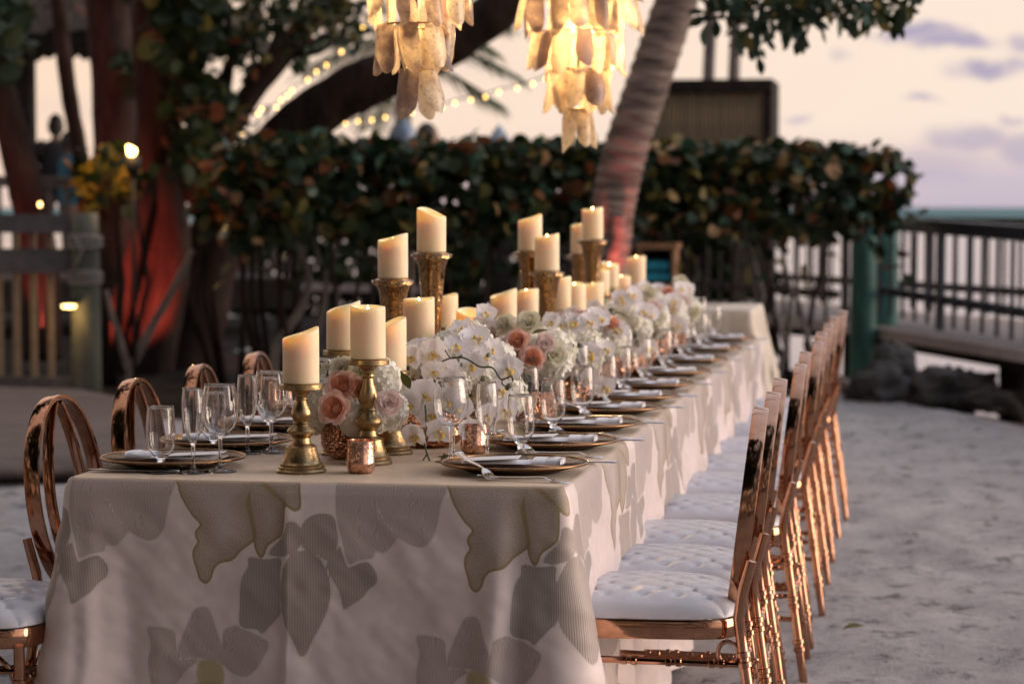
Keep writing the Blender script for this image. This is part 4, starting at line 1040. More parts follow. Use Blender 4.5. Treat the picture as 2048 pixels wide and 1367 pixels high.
# ---- woven print: petal outlines measured on the front of the cloth (metres from its left front corner)
def c2(*p): return [(a / 2.926, 900 + b / 2.926) for a, b in p]
def c3(*p): return [(600 + a / 2.926, 900 + b / 2.926) for a, b in p]
PR = {'gold': [c2((1040, 150), (1045, 250), (1080, 320), (1130, 390), (1180, 440), (1150, 480), (1150, 520), (1165, 545), (1135, 590), (1130, 640), (1155, 720), (1170, 770), (1210, 795), (1245, 760), (1260, 710), (1300, 670), (1380, 650), (1440, 590), (1510, 540), (1525, 500), (1500, 380), (1485, 300), (1490, 150)),
              c2((1496, 150), (1491, 285), (1508, 380), (1528, 500), (1525, 560), (1560, 632), (1590, 610), (1610, 560), (1680, 510), (1715, 470), (1720, 310), (1650, 250), (1560, 190), (1540, 150)),
              c2((1570, 150), (1575, 200), (1655, 248), (1724, 305), (1780, 345), (1820, 335), (1825, 290), (1810, 195), (1800, 150))],
      'stripe': [c3((75, 450), (100, 400), (160, 365), (230, 360), (280, 380), (300, 450), (310, 520), (280, 600), (240, 635), (180, 600), (110, 575), (75, 540)),
                 c2((1745, 410), (1815, 430), (1820, 560), (1720, 615), (1620, 610), (1640, 570), (1700, 510), (1730, 460)),
                 c2((1745, 640), (1780, 590), (1860, 582), (1900, 595), (1960, 640), (2005, 740), (2015, 840), (1995, 930), (1960, 1010), (1910, 1100), (1870, 1180), (1845, 1205), (1820, 1190), (1780, 1110), (1730, 1010), (1710, 940), (1698, 840), (1708, 720)),
                 c2((1480, 645), (1500, 630), (1600, 640), (1698, 632), (1692, 720), (1685, 830), (1700, 950), (1660, 1000), (1620, 1040), (1575, 1085), (1540, 1060), (1430, 1040), (1425, 900), (1440, 760), (1480, 690)),
                 c3((240, 645), (290, 600), (318, 545), (366, 668), (400, 665), (450, 644), (500, 640), (550, 700), (550, 760), (500, 800), (460, 850), (400, 890), (345, 925), (330, 890), (315, 820), (260, 720))],
      'vein': [c3((310, 150), (290, 300), (300, 400), (340, 540), (362, 620), (380, 655), (400, 648), (440, 630), (530, 612), (538, 570), (600, 580), (680, 490), (630, 440), (550, 330), (512, 150)),
               c3((526, 150), (566, 330), (645, 440), (720, 510), (830, 545), (900, 490), (925, 420), (950, 290), (965, 150)),
               c2((1030, 1200), (1045, 1140), (1090, 1040), (1130, 960), (1180, 935), (1230, 950), (1265, 1040), (1300, 1130), (1310, 1200), (1290, 1260), (1190, 1245), (1130, 1230), (1060, 1250)),
               c2((830, 1080), (850, 1060), (950, 1065), (1010, 1090), (1020, 1180), (1045, 1258), (1120, 1245), (1160, 1262), (1090, 1310), (1030, 1380), (960, 1450), (860, 1420), (835, 1280), (855, 1170)),
               c2((1320, 1130), (1322, 1080), (1360, 1050), (1430, 1045), (1560, 1100), (1620, 1140), (1590, 1220), (1540, 1290), (1470, 1340), (1380, 1320), (1330, 1280), (1300, 1262)),
               c2((1150, 1390), (1320, 1390), (1440, 1480), (1400, 1580), (1250, 1640), (1090, 1580), (1050, 1480))],
      'yellow': [c2((1160, 1262), (1240, 1250), (1310, 1275), (1330, 1380), (1240, 1420), (1150, 1370))]}
PXM = 942.0
def smooth_poly(pts):
    n = len(pts); o = []
    for i in range(n):
        p0, p1, p2, p3 = [np.array(pts[(i + k) % n], float) for k in (-1, 0, 1, 2)]
        for t in (0, .25, .5, .75):
            c = .5 * ((2 * p1) + (p2 - p0) * t + (2 * p0 - 5 * p1 + 4 * p2 - p3) * t * t + (3 * p1 - p0 - 3 * p2 + p3) * t ** 3); o.append(c)
    o = np.array(o); return np.stack([(o[:, 0] - 122) / PXM, (o[:, 1] - 962) / PXM], 1)
POLY = {k: [smooth_poly(p) for p in v] for k, v in PR.items()}
TILE = .626
def sdf_poly(P, V):
    a = V; b = np.roll(V, -1, 0); d = np.full(len(P), 1e9); ins = np.zeros(len(P), bool)
    for i in range(len(a)):
        e = b[i] - a[i]; w = P - a[i]
        k = np.clip((w @ e) / max(e @ e, 1e-12), 0, 1)
        d = np.minimum(d, ((w - k[:, None] * e) ** 2).sum(1))
        c = ((a[i, 1] > P[:, 1]) != (b[i, 1] > P[:, 1]))
        xx = (b[i, 0] - a[i, 0]) * (P[:, 1] - a[i, 1]) / ((b[i, 1] - a[i, 1]) or 1e-9) + a[i, 0]
        ins ^= (c & (P[:, 0] < xx))
    return np.where(ins, -np.sqrt(d), np.sqrt(d))
def print_fields(UV):
    out_ = {}
    U = UV[:, 0] % TILE
    for k, polys in POLY.items():
        best = np.full(len(UV), .3)
        for V in polys:
            for s in (-2, -1, 0, 1, 2):
                W_ = V + np.array([s * TILE, 0])
                lo, hi = W_.min(0) - .03, W_.max(0) + .03
                m = (U > lo[0]) & (U < hi[0]) & (UV[:, 1] > lo[1]) & (UV[:, 1] < hi[1])
                if m.any():
                    q = sdf_poly(np.stack([U[m], UV[m, 1]], 1), W_); best[m] = np.minimum(best[m], q)
        out_[k] = best
    return out_
def smoothstep(a, b, x):
    t = max(0, min(1, (x - a) / (b - a))); return t * t * (3 - 2 * t)
def make_cloth(label, xl, xr, yf, ye, z, front, end, fine, floor=.015, us=0.0, seed=0, lift=0.0, name='tablecloth', mat=None, side_flare=.03, printed=True, back_flare=.02):
    """cloth over a table: top sheet plus a hanging skirt with corner cones and soft folds"""
    W_ = xr - xl; rc = .025; cu = .075 if front else 0; D = z - floor; P = []
    ds = .0065 if fine else .014; dy = .012 if fine else .02
    y = ye - (rc if end else 0)
    while y > yf + (rc if front else 0) + 1e-6: P.append((xr, y, 1, 0, W_ + cu + (y - yf - rc if front else y - yf) * .6)); y -= dy
    if front:
        for k in range(9): a = -math.pi / 2 * k / 8; P.append((xr - rc + rc * math.cos(a), yf + rc + rc * math.sin(a), math.cos(a), math.sin(a), W_ + cu * (1 - k / 8) - .0))
        x = xr - rc - ds
        while x > xl + rc: P.append((x, yf, 0, -1, (x - xl - rc) / (W_ - 2 * rc) * W_)); x -= ds
        for k in range(9): a = -math.pi / 2 - math.pi / 2 * k / 8; P.append((xl + rc + rc * math.cos(a), yf + rc + rc * math.sin(a), math.cos(a), math.sin(a), -cu * k / 8))
    else:
        P.append((xr, yf, 1, 0, W_)); P.append(None); P.append((xl, yf, -1, 0, 0))
    y = yf + (rc if front else 0) + dy
    while y < ye - (rc if end else 0): P.append((xl, y, -1, 0, -(y - yf) - cu)); y += dy * 1.5
    if end:
        L = ye - yf
        for k in range(7): a = math.pi - math.pi / 2 * k / 6; P.append((xl + rc + rc * math.cos(a), ye - rc + rc * math.sin(a), math.cos(a), math.sin(a), -L - rc * k / 6))
        x = xl + rc + .02
        while x < xr - rc: P.append((x, ye, 0, 1, -L - (x - xl))); x += .02
        for k in range(7): a = math.pi / 2 - math.pi / 2 * k / 6; P.append((xr - rc + rc * math.cos(a), ye - rc + rc * math.sin(a), math.cos(a), math.sin(a), -L - W_ - rc * k / 6))
    rows = [0, .004, .009, .015] + list(np.linspace(.022, D, 110 if fine else 50))
    vs = []; fs = []; uv = []; top = []
    def fold(u, v, nx, ny):
        k = v / D
        o = .004 * smoothstep(0, .03, v) + .018 * k
        if abs(ny) > .9 and front and ny < 0:      # front face
            o += .018 * smoothstep(.0, .12, v) * math.exp(-abs(u - .495 - .01 * v) / (.09 if u > .495 + .01 * v else .006))
            o += .045 * k ** .8 * math.exp(-((u - (W_ - .17 + .06 * (1 - k))) / .038) ** 2) - .03 * k ** .8 * math.exp(-((u - (W_ - .085)) / .03) ** 2) + .016 * k * math.exp(-((u - (W_ - .33 + .12 * (1 - k))) / .05) ** 2)
            o += .020 * k * math.exp(-((u - .045) / .022) ** 2) - .03 * k * math.exp(-((u - .125) / .04) ** 2)
        if nx > .5:
            o += side_flare * k * (.5 + .5 * math.sin(2 * math.pi * u / .19 + 1.6 * math.sin(u * 5 + seed))) * smoothstep(0, .25, v)
        if nx < -.5 and end is not None: o -= (.27 * smoothstep(.1, .45, v) * smoothstep(.05, .3, -u))
        if ny > .5: o += back_flare * k * (.5 + .5 * math.sin(2 * math.pi * u / .22))
        o += .016 * smoothstep(.02, .3, v) * fbm(u * 3.1 + v * 1.5, v * 2.2 - u, seed) + .007 * smoothstep(.02, .14, v) * fbm(u * 8 - v * 6, v * 7, seed + 3, 3)
        return o
    idx = []
    for p in P:
        if p is None: idx.append(None); continue
        x, y, nx, ny, u = p; col = []
        for r in rows:
            if r <= .015: a = r / .015 * math.pi / 2; off_, zz_ = -.012 + .012 * math.sin(a), -.012 + .012 * math.cos(a)
            else:
                v = r; off_, zz_ = fold(u, v, nx, ny), -v
                cf = 0
                if front:
                    for uc in (-cu / 2, W_ + cu / 2): cf = max(cf, math.exp(-abs((u - uc) / .125) ** 1.6))
                    if cf > .003: off_ += .098 * (v / D) ** 1.15 * cf
                if end and ny >= 0 and abs(nx * ny) > .1: off_ += .08 * (v / D)
            col.append(len(vs)); vs.append((x + nx * off_, y + ny * off_, z + zz_ + lift)); uv.append((u + us, r)); top.append(smoothstep(.012, 0, r))
        idx.append(col)
    for a, b in zip(idx[:-1], idx[1:]):
        if a is None or b is None: continue
        for j in range(len(rows) - 1): fs.append((a[j], b[j], b[j + 1], a[j + 1]))
    # top sheet
    nx_ = 70; ny_ = max(8, int((ye - yf) / .03)); b0 = len(vs)
    for j in range(ny_):
        for i in range(nx_):
            x = xl + .012 + (W_ - .024) * i / (nx_ - 1); y = yf + (.012 if front else 0) + (ye - yf - (.012 if front else 0) - (.012 if end else 0)) * j / (ny_ - 1)
            vs.append((x, y, z + lift + .0012 * fbm(x * 6, y * 6, seed))); uv.append((x - xl + us, -(y - yf))); top.append(1.0)
    for j in range(ny_ - 1):
        for i in range(nx_ - 1):
            a = b0 + j * nx_ + i; fs.append((a, a + 1, a + nx_ + 1, a + nx_))
    me = bpy.data.meshes.new(name); me.from_pydata(vs, [], fs); me.materials.append(mat or M['cloth'])
    me.polygons.foreach_set('use_smooth', [True] * len(me.polygons))
    if printed:
        UV = np.array(uv); F = print_fields(UV)
        for k, a in F.items(): me.attributes.new(k, 'FLOAT', 'POINT').data.foreach_set('value', a.astype(np.float32))
        me.attributes.new('topweave', 'FLOAT', 'POINT').data.foreach_set('value', np.array(top, np.float32))
        me.attributes.new('clothuv', 'FLOAT_VECTOR', 'POINT').data.foreach_set('vector', np.concatenate([UV, np.zeros((len(UV), 1))], 1).astype(np.float32).ravel())
    me.update()
    o = link(name, me); tag(o, label, 'tablecloth'); return o
make_cloth('near cream tablecloth woven with large grey and gold orchid petals', XL, XR, YF, 7.62, TZ, True, False, True, lift=.002, back_flare=.0)
make_cloth('second cream floral tablecloth covering the far part of the table', XL, XR - .004, 7.50, YE, TZ, False, True, False, us=.2, seed=4, lift=-.002, side_flare=.045)
# taller draped table across the far end
a = ony(1517, 617, 11.35); xr_ = a.x - .02
t = empty('cocktail_table', (xr_ - .45, 11.6, 0)); tag(t, 'tall table under the cream drape beyond the far end', 'table')
MB().box((0, 0, a.z - .03), (.86, .66, .03)).build('tabletop', M['wood_board'], t, False); MB().tube([(0, 0, 0), (0, 0, a.z - .05)], .03, 10).build('pedestal', M['black'], t)
make_cloth('plain cream cloth draped to the sand over the tall table at the far end', xr_ - .92, xr_, 11.22, 11.98, a.z, True, True, False, name='tablecloth', mat=M['cloth_plain'], printed=False, seed=9, side_flare=.09, back_flare=.05)

# ================================================================== CHAIRS
def bamboo(p0, p1, r, rings, r0=None):
    p0, p1 = Vector(p0), Vector(p1); L = (p1 - p0).length
    ev = [(0, r0 or r)]
    for q in rings:
        for s in (-.011, .011):
            for dq, k in ((-.007, 1), (-.005, 1.33), (.005, 1.33), (.007, 1)): ev.append(((q * L + s + dq) / L, r * k))
    ev.append((1, r * .9)); ev.sort()
    return [p0.lerp(p1, t) for t, _ in ev], [q for _, q in ev]
def make_chair():
    root = empty('banquet_chair')
    rg = M['rose_gold']
    # seat frame: rounded ring
    def se(a, x, y, e=5): c, s = math.cos(a), math.sin(a); return Vector((x * math.copysign(abs(c) ** (2 / e), c), y * math.copysign(abs(s) ** (2 / e), s), 0))
    MB().band([se(2 * math.pi * i / 48, .208, .203) + Vector((0, 0, .425)) for i in range(48)], (0, 0, 1), .02, .042).build('seat_frame', rg, root, 'auto')
    # tufted cushion
    def h(u, v):
        p = max(0, 1 - abs(u) ** 3.2) ** .42 * max(0, 1 - abs(v) ** 3.2) ** .42
        z = .062 * p; x, y = u * .21, v * .205; s = .078
        a, b = (x + y) / s, (x - y) / s
        da, db = abs(a - round(a)), abs(b - round(b))
        ins = smoothstep(.95, .70, max(abs(u), abs(v)))
        z -= ins * (.010 * math.exp(-(da * da + db * db) / .018) + .0045 * math.exp(-da * da / .006) + .0045 * math.exp(-db * db / .006))
        z += .0015 * fbm(u * 4, v * 4, 5)
        return z
    def map_(u, v):
        r = max(abs(u), abs(v)); n = (abs(u) ** 4 + abs(v) ** 4) ** .25
        k = r / n if n > 1e-6 else 1
        return u * (1 + (k - 1) * r), v * (1 + (k - 1) * r)
    mb = MB()
    def fu(a, b):
        u, v = math.sin((a - .5) * math.pi), math.sin((b - .5) * math.pi); U_, V_ = map_(u, v); return (U_ * .217, V_ * .211, .449 + h(u, v))
    def fl(a, b):
        u, v = math.sin((.5 - a) * math.pi), math.sin((b - .5) * math.pi); U_, V_ = map_(u, v); return (U_ * .217, V_ * .211, .449 - .006 * max(0, 1 - max(abs(u), abs(v)) ** 4))
    mb.grid(fu, 56, 56); mb.grid(fl, 12, 12); mb.build('seat_cushion', M['cushion'], root)
    # oval back with two inner loops
    def bp(y, z): return Vector((.198 + (z - .43) * .125, y, z))
    N = Vector((1, 0, -.0)).normalized(); N = Vector((1, 0, .0)) ; nb_ = Vector((.992, 0, -.124))
    zc, a_, b_ = .665, .192, .23
    MB().band([bp(a_ * math.cos(t), zc + b_ * math.sin(t)) for t in [2 * math.pi * i / 64 for i in range(64)]], nb_, .012, .036).build('back_frame', rg, root, 'auto')
    for s in (-1, 1):
        MB().band([bp(s * .012 + s * .083 * math.sin(math.pi * k / 30) ** .8, zc + b_ - .012 - (2 * b_ - .024) * k / 30) for k in range(31)], nb_, .010, .026, False).build('back_loop', rg, root, 'auto')
    for s in (-1, 1):
        p, r = bamboo((.212, s * .198, .452), (.276, s * .215, 0), .0125, (.2, .47, .74)); q = [Vector((.240, s * .204, .58)), Vector((.219, s * .201, .50))]
        MB().tube(q + p, [.0115, .0125] + r, 10).build('rear_leg', rg, root, 'auto')
        p, r = bamboo((-.185, s * .185, .41), (-.195, s * .19, 0), .0125, (.22, .5, .78)); MB().tube(p, r, 10).build('front_leg', rg, root, 'auto')
        for z0, z1 in ((.355, .35), (.285, .275), (.20, .19)):
            p, r = bamboo((-.186, s * .187, z0), (.212 + (.45 - z1) * .142, s * .204, z1), .0078, (.15, .38, .62, .85)); MB().tube(p, r, 8).build('stretcher', rg, root, 'auto')
        MB().tube([(.228, s * .196 + .022 * math.cos(t) * s * 0, .375 + .03 * math.sin(t)) if 0 else (.19 + .022 * math.cos(t), s * .198, .375 + .026 * math.sin(t)) for t in [2 * math.pi * i / 16 for i in range(16)]], .005, 6, closed=True).build('ring', rg, root)
        MB().tube([(-.186, s * .187, .30), (-.165, s * .188, .36), (-.115, s * .19, .408)], .006, 6).build('brace', rg, root)
        MB().tube([(.248, s * .13, .30), (.236, s * .19, .27), (.25, s * .21, .21)], .006, 6).build('brace', rg, root)
    for z, x in ((.335, -.187), (.25, -.19)):
        p, r = bamboo((x, -.187, z), (x, .187, z), .0078, (.15, .38, .62, .85)); MB().tube(p, r, 8).build('stretcher', rg, root, 'auto')
    for z in (.335, .235):
        x = .212 + (.45 - z) * .142; p, r = bamboo((x, -.203, z), (x, .203, z), .0078, (.15, .38, .62, .85)); MB().tube(p, r, 8).build('stretcher', rg, root, 'auto')
    return root
chair = make_chair(); used = [False]
ORD = ['nearest', 'second', 'third', 'fourth', 'fifth', 'sixth', 'seventh', 'eighth', 'ninth', 'tenth', 'eleventh']
def place_chair(x, y, rz, label, group):
    c = chair if not used[0] else copy_tree(chair); used[0] = True
    c.location = (x, y, -.004); c.rotation_euler = (0, 0, rz); tag(c, label, 'chair', group)
YR = [5.47, 5.93, 6.41, 7.02, 7.62, 8.20, 8.82, 9.45, 10.08, 10.7]
for i, y in enumerate(YR):
    place_chair(-.628 + (rng.uniform(-.012, .012) if i > 1 else 0), y, rng.gauss(.055, .014), 'rose gold chair with white tufted seat, %s in the right-hand row' % (ORD[i] if i < 9 else 'last'), 'rose gold chairs on the right side of the table')
YLc = []
for i, (px, py) in enumerate([(-40, 800), (100, 785), (262, 770), (395, 738), (508, 720)]):
    X = -2.085; y = onx(px, py, X).y; YLc.append(y)
    place_chair(X + .262 - (.285 if i == 0 else 0), y, math.pi + rng.gauss(0, .03), ['rose gold chair cut off by the left edge of the picture', 'oval backed rose gold chair beside the left front corner of the table', 'second oval backed rose gold chair seen whole along the left side', 'third oval backed rose gold chair along the left side, behind the flute glass', 'farthest rose gold chair in view on the left, beside the first candle'][i], 'rose gold chairs on the left side of the table')

# ================================================================== PLACE SETTINGS
def lathe_mesh(name, prof, mat, n=32, rf=None, sm=True):
    return MB().lathe(prof, n, rf=rf).mesh(name, mat, sm)
def glass_prof(H, foot, stem_h, stem_r, bowl, t=.0011):
    """bowl: (r, z) outer from the stem up; inner wall follows it"""
    outer = [(0, 0), (foot, .0004), (foot, .0016), (foot * .55, .0042), (stem_r * 1.8, .0095), (stem_r * 1.1, .018)]
    outer += [(stem_r, .018 + (stem_h - .018) * .5), (stem_r * 1.15, stem_h - .006)]
    outer += bowl
    inner = [(max(.0, r - t), z + (.003 if i == 0 else .0)) for i, (r, z) in enumerate(bowl)]
    inner = [(r, z) for r, z in inner if z > bowl[0][1] + .006]
    top = (bowl[-1][0] - t / 2, bowl[-1][1] + .0006)
    return outer + [top] + inner[::-1] + [(0, bowl[0][1] + .008)]
def curve(pts, n=6):
    o = []
    for i in range(len(pts) - 1):
        p0, p1, p2, p3 = [np.array(pts[max(0, min(len(pts) - 1, i + k))], float) for k in (-1, 0, 1, 2)]
        for k in range(n):
            t = k / n; o.append(tuple(.5 * ((2 * p1) + (p2 - p0) * t + (2 * p0 - 5 * p1 + 4 * p2 - p3) * t * t + (3 * p1 - p0 - 3 * p2 + p3) * t ** 3)))
    o.append(tuple(pts[-1])); return o
G = {'water_goblet': lathe_mesh('water_goblet', glass_prof(.148, .034, .030, .0075, curve([(.008, .030), (.018, .040), (.028, .055), (.0325, .078), (.0325, .105), (.0295, .148)])), M['glass'], 40),
     'champagne_flute': lathe_mesh('champagne_flute', glass_prof(.188, .032, .062, .0042, curve([(.0045, .062), (.012, .078), (.020, .098), (.0245, .125), (.0245, .155), (.0215, .188)])), M['glass'], 40),
     'wine_glass': lathe_mesh('wine_glass', glass_prof(.195, .037, .078, .0042, curve([(.0045, .078), (.020, .088), (.034, .104), (.0405, .128), (.0405, .155), (.0335, .195)])), M['glass'], 40),
     'white_wine_glass': lathe_mesh('wine_glass', glass_prof(.180, .034, .078, .004, curve([(.0045, .078), (.016, .088), (.0265, .104), (.0315, .125), (.031, .150), (.0265, .180)])), M['glass'], 40)}
cp = [(0, .002), (.085, .002), (.1, .004), (.118, .0125), (.158, .021), (.165, .0235), (.1665, .0215), (.165, .0185), (.12, .009), (.10, .0), (0, 0)]
CH = lathe_mesh('charger_plate', cp[:5] + [(.1595, .0213)], M['charger'], 56)
CHu = lathe_mesh('charger_base', [(0, .0), (.1, .0), (.12, .0085), (.1595, .0185)], M['charger'], 56)
RIM = MB().tube([(.1625 * math.cos(a), .1625 * math.sin(a), .0212) for a in [2 * math.pi * i / 64 for i in range(64)]], .0032, 8, closed=True).mesh('gold_rim', M['rim_gold'])
def napkin_mesh():
    """long folded napkin along x with a rolled outer end"""
    mb = MB(); L, Wn = .222, .080
    def fn(u, v):
        x = -L / 2 + L * u; a = 2 * math.pi * v
        hh = .011 + .0045 * smoothstep(.72, .95, u) + .0012 * fbm(u * 5, v * 3, 2); w = Wn / 2 * (1 - .10 * u)
        e = 3.2; c, s = math.cos(a), math.sin(a)
        return (x, w * math.copysign(abs(c) ** (2 / e), c), hh + hh * math.copysign(abs(s) ** (2 / e), s) * (1 + .1 * math.cos(a * 2)))
    mb.grid(fn, 24, 40, True) if 0 else None
    nu, nv = 26, 28
    vs = [fn(i / (nu - 1), j / nv) for i in range(nu) for j in range(nv)]; fs = []
    for i in range(nu - 1):
        for j in range(nv): fs.append((i * nv + j, i * nv + (j + 1) % nv, (i + 1) * nv + (j + 1) % nv, (i + 1) * nv + j))
    fs.append(tuple(range(nv))); fs.append(tuple((nu - 1) * nv + j for j in range(nv - 1, -1, -1)))
    mb.add(vs, fs)
    # the spiral of the roll seen on the outer end
    sp2 = [(L / 2 + .001, .022 * (1 - k / 30) * math.cos(k * .5), .0125 + .010 * (1 - k / 30) * math.sin(k * .5)) for k in range(28)]
    mb.tube(sp2, .0022, 5)
    return mb.mesh('napkin', M['napkin'])
NAP = napkin_mesh()
BAND = MB().grid(lambda u, v: (.048 + .03 * v, .0362 * math.copysign(abs(math.cos(2 * math.pi * u)) ** .62, math.cos(2 * math.pi * u)) * 1.08, .0140 + .0152 * math.copysign(abs(math.sin(2 * math.pi * u)) ** .62, math.sin(2 * math.pi * u))), 28, 3, True).mesh('napkin_fold', M['napkin'])
MENU = MB().box((0, 0, 0), (.122, .074, .0012)).mesh('menu_card', M['menu'], False)
def fork_mesh():
    mb = MB()
    # handle as a flat tapering bar, neck arched, tines
    def hn(u, v):
        x = -.105 + .15 * u; w = .0085 * (1 - u) ** 1.3 + .0032; a = 2 * math.pi * v
        return (x, w * math.cos(a), .004 + .008 * math.sin(math.pi * u * .5) ** 2 * u + .0016 * math.sin(a))
    nu, nv = 18, 10; vs = [hn(i / (nu - 1), j / nv) for i in range(nu) for j in range(nv)]; fs = []
    for i in range(nu - 1):
        for j in range(nv): fs.append((i * nv + j, i * nv + (j + 1) % nv, (i + 1) * nv + (j + 1) % nv, (i + 1) * nv + j))
    fs.append(tuple(range(nv))); fs.append(tuple((nu - 1) * nv + j for j in range(nv - 1, -1, -1))); mb.add(vs, fs)
    nu = 8
    def hd_(u, v):
        x = .042 + .022 * u; w = .0035 + .0085 * math.sin(math.pi / 2 * u); a = 2 * math.pi * v
        return (x, w * math.cos(a), .012 - .006 * u + .0013 * math.sin(a))
    vs = [hd_(i / (nu - 1), j / nv) for i in range(nu) for j in range(nv)]; fs = []
    for i in range(nu - 1):
        for j in range(nv): fs.append((i * nv + j, i * nv + (j + 1) % nv, (i + 1) * nv + (j + 1) % nv, (i + 1) * nv + j))
    fs.append(tuple((nu - 1) * nv + j for j in range(nv - 1, -1, -1))); mb.add(vs, fs)
    for k in range(4):
        y = (k - 1.5) * .0064; mb.tube([(.060, y, .0065), (.080, y, .0025), (.100, y, .0045)], [.0019, .0017, .0008], 6)
    return mb.mesh('fork', M['silver'])
FORK = fork_mesh()
def knife_mesh():
    mb = MB(); nv = 8
    prof_ = [(-.115, .003), (-.11, .007), (-.05, .0075), (-.012, .006), (0, .0085), (.02, .0095), (.07, .0095), (.095, .006), (.108, .001)]
    vs = []; fs = []
    for x, w in prof_:
        for j in range(nv): a = 2 * math.pi * j / nv; vs.append((x, w * math.cos(a), .0032 + (.0028 if x < 0 else .0011) * math.sin(a)))
    for i in range(len(prof_) - 1):
        for j in range(nv): fs.append((i * nv + j, i * nv + (j + 1) % nv, (i + 1) * nv + (j + 1) % nv, (i + 1) * nv + j))
    mb.add(vs, fs); return mb.mesh('knife', M['silver'])
KNIFE = knife_mesh()
TT = TZ + .0025
def setting(x, y, side, o, far, detail=True):
    where = 'on the right side' if side > 0 else 'on the left side'
    p = link('charger_plate', CH, None, (x, y, TT)); tag(p, 'dark bronze charger plate, %s %s of the table' % (o, where), 'plate', 'bronze charger plates')
    p.rotation_euler = (0, 0, rng.uniform(0, .3)); link('plate_base', CHu, p); link('gold_rim', RIM, p)
    a = math.pi if side < 0 else 0
    nx = .0 if side > 0 else .01
    n = link('napkin', NAP, None, (x + nx, y - .01, TT + .0045)); n.rotation_euler = (0, 0, a + rng.gauss(0, .03)); tag(n, 'white folded napkin on the %s charger %s' % (o, where), 'napkin', 'white napkins'); link('napkin_fold', BAND, n)
    m = link('menu_card', MENU, None, (x + nx - .048 * side, y - .012, TT + .030)); m.rotation_euler = (0, R(-3) * side, a + rng.gauss(0, .03)); tag(m, 'printed menu card lying on the %s napkin %s' % (o, where), 'menu', 'menu cards')
    def g(kind, dx, dy, lab):
        c = link({'white_wine_glass': 'wine_glass'}.get(kind, kind), G[kind], None, (x + dx * side + rng.gauss(0, .004), y + dy * side + rng.gauss(0, .005), TT)); tag(c, lab % (o, where), kind.split('_')[-1] if kind != 'white_wine_glass' else 'wine glass', lab.split(' beside')[0] + 's')
    g('water_goblet', -.04 if side > 0 else -.01, .30 if side > 0 else .15, 'short stemmed water goblet beside the %s plate %s')
    g('champagne_flute', -.085, .14, 'slim champagne flute beside the %s plate %s')
    g('wine_glass', -.172 if side > 0 else -.142, .17 if side > 0 else .10, 'large round wine glass beside the %s plate %s')
    if side > 0:
        g('white_wine_glass', -.20, .30, 'narrow wine glass beside the %s plate %s')
        f = link('fork', FORK, None, (x + .055, y - .19, TT + .001)); f.rotation_euler = (0, R(3), R(-8)); tag(f, 'silver dinner fork lying in front of the %s plate %s' % (o, where), 'fork', 'silver forks')
        f = link('fork', FORK, None, (x - .062, y - .135, TT + .0215)); f.rotation_euler = (R(6), R(11), R(-56)); tag(f, 'silver salad fork leaning on the rim of the %s plate %s' % (o, where), 'fork', 'silver forks')
        k = link('knife', KNIFE, None, (x + .09, y + .195, TT + .001)); k.rotation_euler = (0, 0, R(180)); tag(k, 'silver knife lying behind the %s plate %s' % (o, where), 'knife', 'silver knives')
YP = [5.285, 5.82, 6.31, 6.83, 7.26, 7.77, 8.36, 9.05, 9.78, 10.55]
for i, y in enumerate(YP): setting(-.905, y, 1, ORD[i] if i < 9 else 'last', i > 4)
YPL = [5.27, 5.70, 6.20, 6.75]
for i, y in enumerate(YPL): setting(-1.690, y, -1, ORD[i], False)
p = onz(232, 945, TT); KN2 = KNIFE.copy(); KN2.materials.clear(); KN2.materials.append(M['dark_steel']); k = link('knife', KN2, None, (p.x + .035, p.y + .01, TT + .001)); k.rotation_euler = (0, 0, R(180)); tag(k, 'dark knife at the front left corner of the table', 'knife')
k.scale = (.95, 1.5, 1.5)

# ================================================================== CANDLES AND STICKS
def candle_mesh(r, h, slope, ang, seed, depth=.02):
    n = 40
    def topz(a): return h - slope * .5 + slope * .5 * math.cos(a - ang) + .0014 * math.sin(2 * a + seed) + .001 * math.sin(3 * a + seed * 2)
    vs = []; fs = []
    lev = [(1, 0, 0), (1.0, .04, 0), (1, .5, 0), (1.0, .93, 0), (.985, 1.0, 0), (.94, 1.0, .0005), (.89, 1.0, -.003), (.86, .96, -.006)]
    zf = h - slope - depth
    for q, k, d in lev:
        for i in range(n):
            a = 2 * math.pi * i / n; rr = r * q * (1 + .006 * math.sin(3 * a + seed + k * 3)); vs.append((rr * math.cos(a), rr * math.sin(a), topz(a) * k + d))
    for q, z in ((.84, zf + .006), (.6, zf), (.12, zf + .002)):
        for i in range(n): a = 2 * math.pi * i / n; vs.append((r * q * math.cos(a), r * q * math.sin(a), z))
    m = len(lev) + 3
    for j in range(m - 1):
        for i in range(n): fs.append((j * n + i, j * n + (i + 1) % n, (j + 1) * n + (i + 1) % n, (j + 1) * n + i))
    fs.append(tuple((m - 1) * n + i for i in range(n))); fs.append(tuple(range(n - 1, -1, -1)))
    return MB().add(vs, fs).mesh('pillar_candle', M['wax']), zf
FL = MB().lathe([(0, 0), (.0026, .002), (.0042, .007), (.0036, .012), (.0018, .018), (0, .0225)], 10).mesh('flame', M['flame'])
